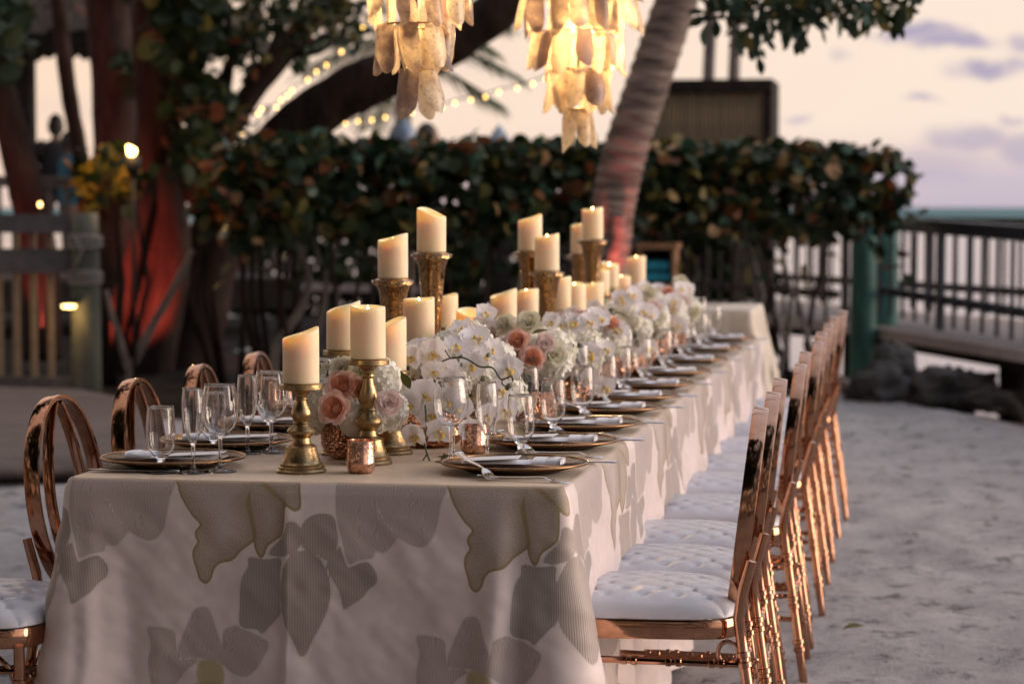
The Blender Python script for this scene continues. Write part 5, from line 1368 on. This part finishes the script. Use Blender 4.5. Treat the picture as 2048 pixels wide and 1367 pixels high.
def brass_prof(H):
    """turned brass stick: bell foot, two knops, drip plate"""
    p = [(0, 0), (.055, 0), (.056, .004), (.052, .008), (.053, .012), (.048, .015), (.049, .019), (.043, .023), (.040, .032), (.035, .047), (.034, .056), (.030, .060), (.022, .064), (.020, .070), (.019, .076)]
    k = (H - .076 - .02) / (.22 - .096)
    q = [(.024, .082), (.031, .089), (.032, .096), (.027, .104), (.019, .109), (.017, .114), (.019, .117), (.016, .121), (.018, .127), (.0225, .136), (.0235, .144), (.020, .156), (.0145, .168), (.012, .180), (.0145, .183), (.0145, .186), (.012, .189), (.014, .196), (.019, .199)]
    q = [(r, .076 + (z - .076) * k) for r, z in q]
    t = [(.022, H - .016), (.047, H - .0125), (.049, H - .011), (.049, H - .001), (.0475, H), (0, H - .0005)]
    return p + q + t
def mercury_prof(H):
    return [(0, 0), (.042, 0), (.043, .006), (.038, .012), (.020, .018), (.013, .028), (.017, .034), (.012, .042), (.016, .05), (.018, .06), (.019, .09)] + [(.019 + .019 * ((k / 8) ** 1.7), .09 + (H - .13) * k / 8) for k in range(1, 9)] + [(.042, H - .028), (.047, H - .016), (.0475, H - .002), (.044, H), (0, H - .002)]
CAND = [  # px centre, py bottom, py top, distance, holder, slope, slope angle, lit, label of candle
    (602, 767, 656, 5.33, 'brass', .024, .3, 1, 'ivory pillar candle nearest the left front, slanting up to the right'),
    (736, 718, 611, 5.52, 'brass', .006, 2.2, 0, 'ivory pillar candle on the tallest brass stick at the front'),
    (687, 700, 602, 5.72, 'brass', .026, .2, 0, 'ivory pillar candle half hidden behind the front tall brass stick'),
    (779, 741, 634, 5.75, 'brass', .03, .4, 1, 'ivory candle with visible flame just right of the front brass stick'),
    (838, 684, 596, 6.22, 'brass', .005, 1.0, 0, 'ivory candle standing right behind the white orchids'),
    (786, 557, 467, 6.46, 'glass', .022, .4, 1, 'ivory candle with flame on the shorter front mercury glass stand'),
    (863, 505, 415, 6.68, 'glass', .028, 2.9, 0, 'ivory candle on the tallest front mercury glass stand'),
    (888, 655, 588, 6.95, 'brass', .016, .3, 0, 'ivory candle partly hidden beside the stem of the tall glass stand'),
    (941, 694, 616, 6.75, 'brass', .02, 2.0, 1, 'hollow ivory candle showing its flame behind the orchids'),
    (1007, 652, 577, 7.3, 'brass', .028, .3, 0, 'ivory candle rising to the right behind the peach roses'),
    (1052, 635, 577, 7.75, 'brass', .012, .1, 1, 'glowing ivory candle left of the second short glass stand'),
    (1060, 502, 430, 8.1, 'glass', .022, .4, 0, 'ivory candle on the taller mercury glass stand in the middle'),
    (1094, 542, 468, 7.95, 'glass', .012, .2, 1, 'ivory candle with flame on the shorter mercury glass stand in the middle'),
    (1119, 621, 553, 8.35, 'brass', .01, .2, 0, 'ivory candle right of the middle glass stands'),
    (1149, 632, 566, 8.55, 'brass', .006, 2.0, 0, 'ivory candle between two others in the middle row'),
    (1185, 631, 564, 8.65, 'brass', .010, .2, 0, 'broad ivory candle above the middle flowers'),
    (1185, 479, 415, 9.2, 'glass', .010, .3, 1, 'ivory candle with flame on the farthest tall glass stand'),
    (1162, 508, 447, 9.5, 'glass', .008, .3, 0, 'ivory candle hidden behind the farthest tall glass stand'),
    (1198, 584, 538, 9.3, 'brass', .008, 2.0, 0, 'ivory candle behind the middle flowers under the far glass stand'),
    (1218, 575, 524, 9.9, 'brass', .014, 2.6, 1, 'ivory candle glowing left of the farthest lit candle'),
    (1242, 585, 550, 10.0, 'brass', .008, 2.6, 0, 'low ivory candle among the far flowers'),
    (1272, 573, 512, 10.2, 'brass', .010, .2, 1, 'farthest ivory candle with a flame, in front of the towel shelf')]
for i, (px, pb, ptp, d, hold, slope, ang, lit, lab) in enumerate(CAND):
    Y = (d - .21) / .985
    b = ony(px, pb, Y); tp = ony(px, ptp, Y); h = tp.z - b.z; r = .0405
    H = b.z - TT
    if hold == 'brass':
        me = MB().lathe(brass_prof(H), 40).mesh('candlestick', M['brass'], 'auto')
        o = link('brass_candlestick', me, None, (b.x, b.y, TT)); tag(o, 'turned brass candlestick under the ' + lab.replace('ivory ', '').replace(' with flame', ''), 'candlestick', 'turned brass candlesticks')
    else:
        me = MB().lathe(mercury_prof(H), 40, rf=lambda r_, z, a, j: r_ * (1 + .025 * math.cos(8 * a) * (1 if .06 < z else 0))).mesh('glass_candle_stand', M['mercury_gold'], 'auto')
        o = link('glass_candle_stand', me, None, (b.x, b.y, TT)); tag(o, 'gold mercury glass stand under the ' + lab.split(' on the ')[0].replace('ivory ', '') + ' on the ' + ['left', 'right'][i % 2] + ' of its pair' if 0 else 'tall gold mercury glass stand holding the ' + lab.split(' on the ')[-1].replace(' mercury glass stand', '').replace(' stand', '') + ' candle', 'candle stand', 'mercury glass candle stands')
        if 'hidden behind the farthest' in lab: o['label'] = 'gold mercury glass stand hidden behind the farthest tall one'
        MB().lathe([(.048, H - .018), (.058, H - .012), (.058, H - .004), (.048, H - .003)], 32).build('clear_rim', M['glass'], o)
    me, zf = candle_mesh(r, h, slope, ang, i * 1.7, .03 if 'hollow' in lab else .016)
    c = link('pillar_candle', me, None, (b.x, b.y, b.z + .0015)); tag(c, lab, 'candle', 'ivory pillar candles')
    # the battery flame stands in the hollow
    f = link('flame', FL, c, (0, 0, zf + .004)); s = 1.0 if lit else .8; f.scale = (s, s, s)

# copper votives
def votive(px, py, Y, r, h, lab):
    p = ony(px, py, Y); o = link('votive_holder', MB().lathe([(0, .002), (r * .7, 0), (r * .9, .004), (r, .014), (r, .02), (r * 1.02, .022), (r, .024), (r, h - .012), (r * .985, h - .004), (r, h), (r - .0025, h), (r - .003, h - .01), (r - .003, .02), (0, .014)], 48, rf=lambda q, z, a, j: q * (1 + (.012 * math.cos(24 * a) if z < .022 else .0))).mesh('votive_holder', M['mercury_copper'], 'auto'), None, (p.x, p.y, TT)); tag(o, lab, 'votive', 'copper mercury glass votives')
    w = link('wax_fill', MB().lathe([(0, .026), (r - .004, .025)], 20).mesh('wax_fill', M['wax']), o)
votive(722, 955, 5.20, .0315, .073, 'copper mercury glass votive standing at the front between two brass sticks')
votive(948, 910, 5.66, .032, .074, 'copper mercury glass votive between the wine glass and the flute')
votive(1072, 835, 6.55, .031, .072, 'copper votive behind the second goblet on the right')
votive(1150, 800, 7.2, .031, .072, 'copper votive among the glasses in the middle of the table')
votive(1257, 738, 8.6, .032, .075, 'copper votive shining among the far glasses')
votive(555, 800, 6.9, .031, .07, 'copper votive behind the left glasses beside the first candle')

# ================================================================== FLOWERS
def petal_cup(mb, rk, hk, phi, w, tilt=0.0, flare=.25, nu=7, nv=6, thick=0):
    """one cupped rose petal standing on a ring"""
    vs = []; fs = []
    for j in range(nv):
        v = j / (nv - 1)
        for i in range(nu):
            u = 2 * i / (nu - 1) - 1
            r = rk * (.30 + .70 * math.sin(v * math.pi / 2)) * (1 + flare * v ** 3 * (1 - .3 * u * u)); a = phi + u * w * (.55 + .45 * math.sin(math.pi * min(1, v * .8 + .2)))
            z = hk * (v - .22 * u * u * v) - flare * hk * .35 * v ** 4
            p = Vector((r * math.cos(a), r * math.sin(a), z))
            p += Vector((math.cos(phi), math.sin(phi), -.3)) * tilt * v
            p += Vector((rng.gauss(0, .0006), rng.gauss(0, .0006), rng.gauss(0, .0006)))
            vs.append(p)
    for j in range(nv - 1):
        for i in range(nu - 1): fs.append((j * nu + i, j * nu + i + 1, (j + 1) * nu + i + 1, (j + 1) * nu + i))
    mb.add(vs, fs)
def rose_meshes(kind):
    """heart mesh + one outer petal mesh"""
    heart = MB(); R0 = .029
    if kind == 'garden':
        for q in range(5):                                      # quartered heart of folded petals
            a0 = 2 * math.pi * q / 5 + .2
            for k in range(5):
                rr = .004 + .0042 * k; c = Vector((math.cos(a0) * .010, math.sin(a0) * .010, 0)); vs = []; fs = []
                for j in range(4):
                    v = j / 3
                    for i in range(6):
                        u = 2 * i / 5 - 1; a = a0 + u * 1.15 + .12 * math.sin(k * 2)
                        vs.append(c * (.3 + .2 * k * .4) + Vector((math.cos(a) * rr * (.6 + .4 * v), math.sin(a) * rr * (.6 + .4 * v), .008 + .020 * v - .0016 * k + rng.gauss(0, .0005))))
                for j in range(3):
                    for i in range(5): fs.append((j * 6 + i, j * 6 + i + 1, (j + 1) * 6 + i + 1, (j + 1) * 6 + i))
                heart.add(vs, fs)
        mats = (M['rose_in'], M['rose_out'])
    else:
        for k in range(13):
            rr = .004 + .0015 * k; petal_cup(heart, rr, .030 - .0005 * k, k * 2.4, 1.25, 0, .10 + .015 * k, 6, 5)
        mats = (M['blush'] if kind == 'blush' else M['cream'],) * 2
    hm = heart.mesh('heart', mats[0])
    outs = []
    for q, (rk, hk, fl) in enumerate(((.0255, .0265, .10), (.029, .0245, .20), (.032, .021, .32))):
        mb = MB(); petal_cup(mb, rk, hk, 0, .95 - .1 * q, 0, fl, 9, 7); outs.append(mb.mesh('petal', mats[1]))
    return hm, outs
ROSE = {k: rose_meshes(k) for k in ('garden', 'blush', 'cream')}
def aim(n): return Vector(n).to_track_quat('Z', 'Y').to_matrix().to_3x3() @ Matrix.Rotation(rng.uniform(0, 6.28), 3, 'Z')
def add_rose(root, p, n, kind, s=1.0):
    hm, outs = ROSE[kind]; o = link('garden_rose' if kind == 'garden' else 'rose', hm, root, p); o.rotation_euler = aim(n).to_euler(); o.scale = (s, s, s)
    for ring_, me in enumerate(outs):
        for k in range((4, 5, 5)[ring_]):
            c = link('petal', me, o); c.rotation_euler = (rng.gauss(0, .05), rng.gauss(0, .05), 2 * math.pi * k / (4, 5, 5)[ring_] + ring_ * .7 + rng.gauss(0, .1)); c.location = (0, 0, -.002 * ring_)
    return o
def hydrangea_mesh(seed):
    rr = random.Random(seed); mb = MB(); Rr = .058; N = 95
    for k in range(N):
        z = 1 - 1.55 * (k + .5) / N; a = k * 2.39996; q = math.sqrt(max(0, 1 - z * z)); n = Vector((q * math.cos(a), q * math.sin(a), z)); c = n * Rr * rr.uniform(.9, 1.08)
        n = (n + Vector((rr.gauss(0, .22), rr.gauss(0, .22), rr.gauss(0, .22)))).normalized(); t = n.orthogonal().normalized(); b = n.cross(t); ro = rr.uniform(0, 6.28); L = rr.uniform(.0125, .017)
        for m in range(4):
            g = ro + m * math.pi / 2 + rr.gauss(0, .08); d = t * math.cos(g) + b * math.sin(g); e = n.cross(d); cu = rr.uniform(-.1, .35)
            pts = [(0, 0, 0), (.35, .30, .03), (.8, .46, .10 + cu * .4), (1.06, .22, .05 + cu), (1.06, -.22, .05 + cu), (.8, -.46, .10 + cu * .4), (.35, -.30, .03), (.62, 0, .0 + cu * .25)]
            mb.add([c + (d * x + e * y + n * z_) * L for x, y, z_ in pts], [(0, 1, 7), (1, 2, 7), (2, 3, 7), (3, 4, 7), (4, 5, 7), (5, 6, 7), (6, 0, 7)])
    mb.grid(lambda u, v: (.05 * math.sin(math.pi * v) * math.cos(6.283 * u), .05 * math.sin(math.pi * v) * math.sin(6.283 * u), .05 * math.cos(math.pi * v)), 10, 7, True)
    return mb.mesh('hydrangea', M['hydrangea'])
HYD = [hydrangea_mesh(s) for s in (1, 2, 3)]
def orchid_petal(w, L, cup, nu=9, nv=9, notch=0):
    mb = MB(); vs = []
    for j in range(nv):
        v = j / (nv - 1)
        for i in range(nu):
            u = 2 * i / (nu - 1) - 1
            ww = w * (math.sin(math.pi * min(1, v ** .72)) ** .62 if 0 < v < 1 else 0.0) + .0008 * (1 - v)
            if v >= 1: ww = .0005
            x = L * v + (.0 if v < 1 else 0); y = u * ww; z = cup * (v * v * .6 - .35 * v) * L * 1.2 + .22 * cup * abs(u) ** 2 * ww - .0012 * math.cos(u * 7) * v
            vs.append((x * (1 - .12 * u * u * (v ** 2)), y, z))
    fs = [(j * nu + i, j * nu + i + 1, (j + 1) * nu + i + 1, (j + 1) * nu + i) for j in range(nv - 1) for i in range(nu - 1)]
    return mb.add(vs, fs).mesh('petal', M['orchid'])
OP, OS = orchid_petal(.026, .043, .35), orchid_petal(.0145, .043, .25)
lb_ = MB(); lb_.lathe([(0, .012), (.004, .011), (.005, .004), (.0045, 0), (.006, -.004)], 10)
for s in (-1, 1): lb_.grid(lambda u, v: (-.004 - .012 * v + .004 * u, s * (.004 + .011 * math.sin(math.pi * u * .9) * (1 - .3 * v)), .004 + .012 * v * (1 - v * .3) + .004 * u), 6, 5)
lb_.grid(lambda u, v: (-.006 - .020 * v, (u - .5) * .014 * (1 - .6 * v), .010 - .006 * math.cos(math.pi * (u - .5)) * v + .004 * v), 6, 6)
OL = lb_.mesh('orchid', M['lip'])
def add_orchid(root, p, n, s=1.0, roll=None):
    """flat moth orchid facing n; local +x of the flower points up the picture"""
    n = Vector(n).normalized(); upv = Vector((0, 0, 1)); x = (upv - n * upv.dot(n)).normalized(); y = n.cross(x); m = Matrix((x, y, n)).transposed()
    m = m @ Matrix.Rotation(roll if roll is not None else rng.gauss(0, .35), 3, 'Z')
    o = link('orchid', OL, root, p); o.rotation_euler = m.to_euler(); o.scale = (s, s, s)
    for a, me, dz, k in ((0, OS, -.001, 1), (math.radians(130), OS, -.001, .95), (math.radians(-130), OS, -.001, .95), (math.radians(62), OP, .001, 1), (math.radians(-62), OP, .0012, 1)):
        c = link('petal', me, o, (0, 0, dz)); c.rotation_euler = (rng.gauss(0, .12), rng.gauss(-.08, .12), a + rng.gauss(0, .06)); c.scale = (k, k, k)
    return o
def add_bud(root, p, d, s=1.0): 
    o = MB().lathe([(0, 0), (.004, .002), (.006, .008), (.005, .014), (.0, .019)], 10).build('bud', M['bud'], root, True, p); o.rotation_euler = aim(d).to_euler(); o.scale = (s, s, s)
def bowl(loc, r, h, mat, lab):
    o = MB().lathe([(0, 0), (r * .55, 0), (r * .8, h * .12), (r * .98, h * .38), (r, h * .6), (r * .93, h * .86), (r * .86, h), (r * .84, h), (r * .9, h * .84), (r * .95, h * .55), (r * .6, h * .1), (0, h * .06)], 48).build('bowl', mat, None, True, loc)
    tag(o, lab, 'bowl', 'copper flower bowls'); return o
def foam(root, r, c, flat=1.0):
    MB().grid(lambda u, v: (r * math.sin(math.pi * v) * math.cos(6.283 * u), r * math.sin(math.pi * v) * math.sin(6.283 * u), flat * r * math.cos(math.pi * v)), 16, 10, True).build('foliage_core', M['leaf_dark'], root, True, c)
# --- first arrangement: hydrangeas with peach garden roses in a pitted copper bowl
F1 = ony(714, 800, 5.50); bw_ = ony(688, 922, 5.50)
bowl((bw_.x + .012, 5.50, TT), .066, .082, M['copper_speckle'], 'pitted copper bowl of peach roses at the front of the table')
fa = empty('flower_arrangement', (F1.x, 5.50, TT + .075)); tag(fa, 'white hydrangea dome with peach garden roses behind the front brass sticks', 'flowers', 'white and peach flower arrangements')
B = Vector(fa.location)
def at(px, py, Y): return ony(px, py, Y) - B
foam(fa, .07, (0, 0, .065))
for (px, py, Y, s) in [(655, 800, 5.47, .95), (690, 755, 5.50, .85), (760, 760, 5.50, .9), (775, 820, 5.46, .85), (712, 840, 5.44, .95), (650, 835, 5.50, .75), (740, 838, 5.43, .75), (700, 790, 5.57, .9)]:
    h_ = link('hydrangea', HYD[rng.randrange(3)], fa, at(px, py, Y)); h_.rotation_euler = (rng.gauss(0, .4) + .5, rng.gauss(0, .4), rng.uniform(0, 6.28)); h_.scale = (s * .9,) * 3
TOC = lambda p, k=.3, z=.25: (Vector((0, 0, EYE)) - (p + B)).normalized() + Vector((0, 0, z))
for (px, py, Y, s, kd) in [(686, 772, 5.405, .95, 'garden'), (672, 817, 5.375, 1.02, 'garden'), (716, 778, 5.40, .72, 'garden'), (779, 806, 5.385, .78, 'blush'), (685, 737, 5.43, .7, 'cream'), (722, 742, 5.45, .62, 'cream'), (655, 745, 5.50, .55, 'cream')]:
    q = at(px, py, Y); add_rose(fa, q, (Vector((0, -1, .28)) + Vector(((px - 715) * .004, 0, (800 - py) * .003))), kd, s)
for k in range(5):
    o = link('leaf', LEAF['almond', 'leaf_olive'][1], fa, at(640 + 40 * k, 740 + rng.uniform(-5, 10), 5.47)); o.scale = (.05,) * 3; o.rotation_euler = rnd_rot(.6).to_euler()
# --- second arrangement: cascading moth orchids in a hammered copper bowl
bw_ = ony(862, 902, 5.80)
bowl((bw_.x, 5.80, TT), .085, .088, M['copper_bowl'], 'hammered copper bowl under the cascading white orchids')
fa = empty('flower_arrangement', (bw_.x, 5.80, TT + .08)); tag(fa, 'cascade of white moth orchids spilling from the hammered copper bowl', 'flowers', 'white and peach flower arrangements'); B = Vector(fa.location)
foam(fa, .06, (.02, 0, .06), .9)
for (px, py, Y, s) in [(905, 700, 5.98, .9), (860, 720, 5.95, .85), (955, 740, 5.95, .85), (900, 770, 5.9, .9), (985, 790, 5.95, .8), (985, 720, 6.0, .9), (940, 690, 6.1, .95), (1010, 790, 6.05, .9)]:
    h_ = link('hydrangea', HYD[rng.randrange(3)], fa, at(px, py, Y)); h_.rotation_euler = (rng.gauss(0, .4), rng.gauss(0, .4), rng.uniform(0, 6.28)); h_.scale = (s,) * 3
OR = [(868, 708, 5.72, 1.15, -.2, .1), (826, 715, 5.74, .95, -.5, .1), (914, 694, 5.78, 1.05, .1, .6), (950, 678, 5.82, 1.1, .2, .7), (945, 730, 5.68, .95, .1, 0), (962, 718, 5.70, .9, .4, .1), (1016, 738, 5.66, 1.0, .25, 0), (985, 700, 5.78, .8, .5, .2),
      (820, 808, 5.58, 1.05, -.35, -.1), (850, 790, 5.60, 1.15, .15, .0), (868, 745, 5.66, .9, -.1, .3), (905, 760, 5.70, .9, .1, .2), (840, 700, 5.80, 1.0, -.3, .5), (890, 735, 5.74, 1.0, .1, .3), (1010, 820, 5.85, .85, .3, 0), (860, 830, 5.58, .95, 0, -.1), (895, 800, 5.60, 1.0, .1, -.1), (918, 812, 5.62, .95, .3, 0), (830, 870, 5.50, .9, -.3, -.4), (880, 862, 5.53, .95, .1, -.3), (940, 860, 5.64, .85, .4, -.1), (975, 830, 5.72, .85, .4, -.1), (800, 760, 5.72, .85, -.5, 0), (925, 660, 5.86, .9, 0, .8), (1000, 780, 5.74, .8, .3, 0)]
for (px, py, Y, s, dx_, dz_) in OR: add_orchid(fa, at(px, py, Y), (dx_, -1, dz_ + .15), s)
def stem_px(root, pts, r=.0022): MB().tube(trunk_tube([at(x, y, Y) for x, y, Y in pts], [r] * len(pts), 0, bump=0)[0], r, 6).build('stem', M['stem'], root)
stem_px(fa, [(850, 810, 5.56), (853, 850, 5.52), (850, 890, 5.50), (862, 925, 5.47), (878, 934, 5.46)]); stem_px(fa, [(856, 905, 5.49), (846, 920, 5.48), (843, 930, 5.47)], .0016)
stem_px(fa, [(885, 722, 5.66), (905, 715, 5.62), (930, 716, 5.60), (960, 733, 5.60), (985, 735, 5.60), (1002, 758, 5.58), (1022, 752, 5.57), (1026, 762, 5.57)])
stem_px(fa, [(1005, 758, 5.58), (1004, 766, 5.58), (1010, 772, 5.57)], .0016); stem_px(fa, [(890, 700, 5.64), (903, 716, 5.63), (925, 710, 5.61)], .0018); stem_px(fa, [(975, 755, 5.62), (965, 752, 5.62), (962, 760, 5.62)], .0016)
for (px, py, Y, s) in [(1026, 768, 5.56, 1.1), (1010, 774, 5.57, .8), (973, 755, 5.60, 1.0), (980, 706, 5.64, .9), (843, 932, 5.47, .8), (880, 936, 5.46, .7), (925, 726, 5.59, .7)]: add_bud(fa, at(px, py, Y), (rng.gauss(0, .5), -.6, -.4), s)
for (px, py, Y, s) in [(888, 905, 5.50, .055), (1020, 850, 5.70, .05), (820, 730, 5.72, .05)]:
    o = link('leaf', LEAF['almond', 'leaf_olive'][1], fa, at(px, py, Y)); o.scale = (s,) * 3; o.rotation_euler = (.4, .5, rng.uniform(0, 6))
# --- the rest of the garland, alternating roses and orchids toward the far end
GAR = [(1058, 690, 6.52, 'rose', 'bowl of hydrangeas with three open peach roses beyond the orchids', .115), (1135, 700, 7.1, 'orchid', 'white orchids standing behind the peach roses in the middle', .10), (1175, 672, 7.65, 'rose', 'white and pink flowers in the middle beside the broad candle', .11),
       (1232, 640, 8.25, 'orchid', 'white orchids right of the farthest tall glass stand', .115), (1270, 622, 8.8, 'rose', 'white hydrangeas with pale pink roses toward the far end', .115), (1308, 612, 9.4, 'orchid', 'white orchids in front of the towel shelf', .115), (1340, 606, 9.95, 'rose', 'last white and peach flower arrangement at the far end', .11)]
GSP = {'rose': 'hydrangea', 'orchid': 'orchid'}
for gi, (px, py, Y, kind, lab, rad) in enumerate(GAR):
    c = ony(px, py, Y); top = c.z + .03
    bowl((c.x, Y, TT), .075, .085, M['copper_bowl'] if kind == 'orchid' else M['copper_speckle'], 'copper bowl below the ' + lab.replace('bowl of ', ''))
    fa = empty('flower_arrangement', (c.x, Y, TT + .078)); tag(fa, lab, 'flowers', 'white and peach flower arrangements'); B = Vector(fa.location)
    cz = c.z - B.z; rad *= 1.1; foam(fa, rad * .62, (0, 0, cz * .62), 1.15)
    for k in range(12 if kind == 'rose' else 9):
        a = 2.4 * k; e = rng.uniform(-.1, .9); d = Vector((math.cos(a) * math.cos(e), math.sin(a) * math.cos(e), math.sin(e)))
        h_ = link('hydrangea', HYD[rng.randrange(3)], fa, Vector((0, 0, cz * .62)) + d * rad * .62); h_.rotation_euler = (rng.gauss(0, .5), rng.gauss(0, .5), rng.uniform(0, 6)); s = rng.uniform(.72, .95); h_.scale = (s,) * 3
    if kind == 'rose':
        RS = [(.02, .05, 'garden'), (-.035, .055, 'garden'), (-.005, .10, 'garden'), (.075, .085, 'blush'), (-.09, .09, 'cream'), (.04, .13, 'cream'), (.10, .03, 'cream')] if gi else [(-.022, -.018, 'garden'), (.03, -.03, 'garden'), (-.01, .015, 'garden'), (.06, .01, 'blush'), (.012, .062, 'cream'), (-.055, .055, 'cream'), (.085, -.02, 'cream'), (-.09, .02, 'blush')]
        for (x, z, kd) in RS:
            if gi: x, z = x + rng.gauss(0, .012), z - .06 + rng.gauss(0, .012); kd = kd if gi != 2 else rng.choice(['blush', 'cream', 'garden'])
            z = z + cz; yy = -math.sqrt(max(.0006, (rad * 1.02) ** 2 - x * x - (z - cz * .7) ** 2))
            add_rose(fa, Vector((x, yy, z)), (x * 6, -1, .35 + (z - cz) * 4), kd, rng.uniform(.72, .92))
        for k in range(5):
            x, z = rng.uniform(-.11, .12), rng.uniform(.0, .10); add_orchid(fa, Vector((x, -rad * .6, cz + z)), (rng.gauss(.2, .3), -1, rng.uniform(.1, .8)), rng.uniform(.8, 1.0))
    else:
        for k in range(19):
            x, z = rng.uniform(-.13, .13), rng.uniform(-.12, .10); yy = -math.sqrt(max(.001, (rad * 1.08) ** 2 - x * x * .7 - z * z * .6))
            add_orchid(fa, Vector((x, yy, cz + z)), (x * 4, -1, .15 + z * 4), rng.uniform(.82, 1.05))
        stem_px(fa, [(px - 30, py + 10, Y - .1), (px, py - 15, Y - .13), (px + 25, py - 5, Y - .14)])
    for k in range(4):
        o = link('leaf', LEAF['almond', 'leaf_olive'][1], fa, (rng.uniform(-.08, .1), -rad * .9, cz + rng.uniform(-.08, .06))); o.scale = (.05,) * 3; o.rotation_euler = rnd_rot(.8).to_euler()

# ================================================================== CHANDELIERS OF CAPIZ SHELL
def shell_mesh(w, L, curl, cup, seed):
    rr = random.Random(seed); mb = MB(); nu, nv = 7, 10; sl = rr.uniform(-.35, .35); vs = []
    for j in range(nv):
        v = j / (nv - 1)
        for i in range(nu):
            u = 2 * i / (nu - 1) - 1; ww = w / 2 * (.72 + .35 * math.sin(math.pi * (v * .75 + .1)) - .12 * v * abs(u) + .04 * math.sin(v * 9 + seed))
            z = -L * v * (1 - .20 * u * u * v ** 3) - sl * u * w * .30 * v * v + .003 * math.sin(u * 3 + seed) * v
            vs.append((cup * (u * u) * -.012 + curl * L * (.55 * v * v - .12 * v), u * ww, z))
    fs = [(j * nu + i, j * nu + i + 1, (j + 1) * nu + i + 1, (j + 1) * nu + i) for j in range(nv - 1) for i in range(nu - 1)]
    mb.add(vs, fs); me = mb.mesh('shell', M['capiz']); return me
SHELL = [shell_mesh(.062, .13, c, k, s) for s, (c, k) in enumerate(((-.15, 1), (.12, 1.4), (-.3, .6), (.28, 1.2), (.0, 1.8)))]
def chandelier(loc, sc, lab, e, hang):
    t = empty('shell_chandelier', loc); tag(t, lab, 'chandelier', 'capiz shell chandeliers'); t.scale = (sc,) * 3
    # tiers from the bottom: (ring radius, ring height, shells)
    for r, z, n in ((.048, .125, 4), (.098, .245, 8), (.140, .36, 11), (.175, .475, 13), (.19, .59, 15), (.19, .70, 15)):
        MB().tube([(r * .92 * math.cos(a), r * .92 * math.sin(a), z) for a in [2 * math.pi * i / 24 for i in range(24)]], .003, 6, closed=True).build('hoop', M['brass'], t)
        ph = rng.uniform(0, 6)
        for layer in (0, 1):
            nn = n if layer == 0 else max(2, n // 2)
            if layer and r < .05: continue
            for k in range(nn):
                a = ph + layer * .3 + 2 * math.pi * (k + rng.uniform(-.18, .18)) / nn; q = r * (1 - .22 * layer)
                s = link('shell', SHELL[rng.randrange(5)], t, (q * math.cos(a), q * math.sin(a), z - .012 * layer)); s.rotation_euler = (rng.gauss(0, .10), rng.gauss(-.10, .14), a + rng.gauss(0, .35))
                k_ = rng.uniform(.85, 1.12); s.scale = (1, k_, rng.uniform(.9, 1.08))
    MB().tube([(0, 0, .2), (0, 0, hang / sc)], .004, 6).build('cord', M['black'], t); MB().lathe([(.0, .80), (.19, .79), (.19, .78), (0, .775)], 24).build('top_plate', M['brass'], t)
    for (x, y, z) in ((.03, -.03, .42), (-.045, -.01, .50), (.01, .05, .47)):
        MB().lathe([(0, -.018), (.010, -.012), (.014, 0), (.011, .012), (.006, .022), (0, .026)], 12).build('light_bulb', M['bulb_hot'], t, True, (x, y, z)); MB().tube([(0, 0, .024), (0, 0, .07)], .009, 8).build('socket', M['brass'], t, True, (x, y, z))
    lamp('chandelier_light', Vector(loc) + Vector((0, 0, .33 * sc)), e, (1, .66, .33), .03)
    return t
c = ony(834, 235, 6.45); chandelier((c.x, c.y, c.z), 1.02, 'nearer shell chandelier hanging at the top left of the table', 5, 4.0 - c.z)
c = ony(1156, 300, 8.15); chandelier((c.x, c.y, c.z), 1.10, 'farther brightly glowing shell chandelier left of the palm trunk', 10, 4.05 - c.z)

# ================================================================== STRING LIGHTS
BULB = MB().lathe([(0, -.014), (.007, -.011), (.010, 0), (.007, .009), (.004, .014), (0, .016)], 10).mesh('bulb', M['bulb'])
def string_lights(pts, Y0, Y1, label):
    n = len(pts); P = [ony(x, y, Y0 + (Y1 - Y0) * i / (n - 1)) for i, (x, y) in enumerate(pts)]
    t = empty('string_lights', P[0]); tag(t, label, 'string lights'); B0 = Vector(t.location)
    MB().tube([p - B0 + Vector((0, 0, .03)) for p in P], .006, 5).build('wire', M['black'], t)
    for p in P: link('bulb', BULB, t, p - B0)
string_lights([(470, 262), (460, 250), (486, 266), (488, 238), (516, 228), (523, 218), (538, 219), (553, 215), (562, 200), (575, 192), (584, 181), (616, 160), (633, 144), (653, 131), (683, 104), (706, 75), (726, 56), (742, 38)], 20.0, 22.5, 'string of warm round bulbs climbing over the leaning tree trunk')
string_lights([(640, 262), (662, 250), (691, 247), (716, 243), (744, 240), (771, 235), (798, 232), (824, 225), (858, 222), (884, 215), (910, 207), (942, 200), (971, 194), (998, 185), (1035, 177), (1066, 168), (1092, 158)], 23.0, 20.5, 'long string of warm bulbs strung behind both chandeliers')

# ================================================================== LITTER ON THE SAND
for i, (px, py, s, mk, lab) in enumerate([(1682, 1277, .085, 'leaf_olive', 'curled fallen leaf on the sand beside the chair legs'), (1800, 955, .06, 'leaf_olive', 'pale fallen leaf far out on the open sand'), (1755, 940, .04, 'leaf_dark', 'small dark fallen leaf on the sand behind the chairs'), (1795, 860, .07, 'leaf_teal', 'green fallen leaf near the rocks'), (1945, 867, .07, 'leaf_olive', 'fallen leaf near the right edge below the rocks'), (1764, 1333, .02, 'leaf_dark', 'tiny dark seed pod on the near sand')]):
    p = onz(px, py, 0); o = link('fallen_leaf', LEAF['almond', mk][1], None, (p.x, p.y, ground_z(p.x, p.y) + .014)); o.scale = (s, s, s); o.rotation_euler = (.2, -.25, rng.uniform(-.4, .6)); tag(o, lab, 'leaf', 'fallen leaves on the sand')
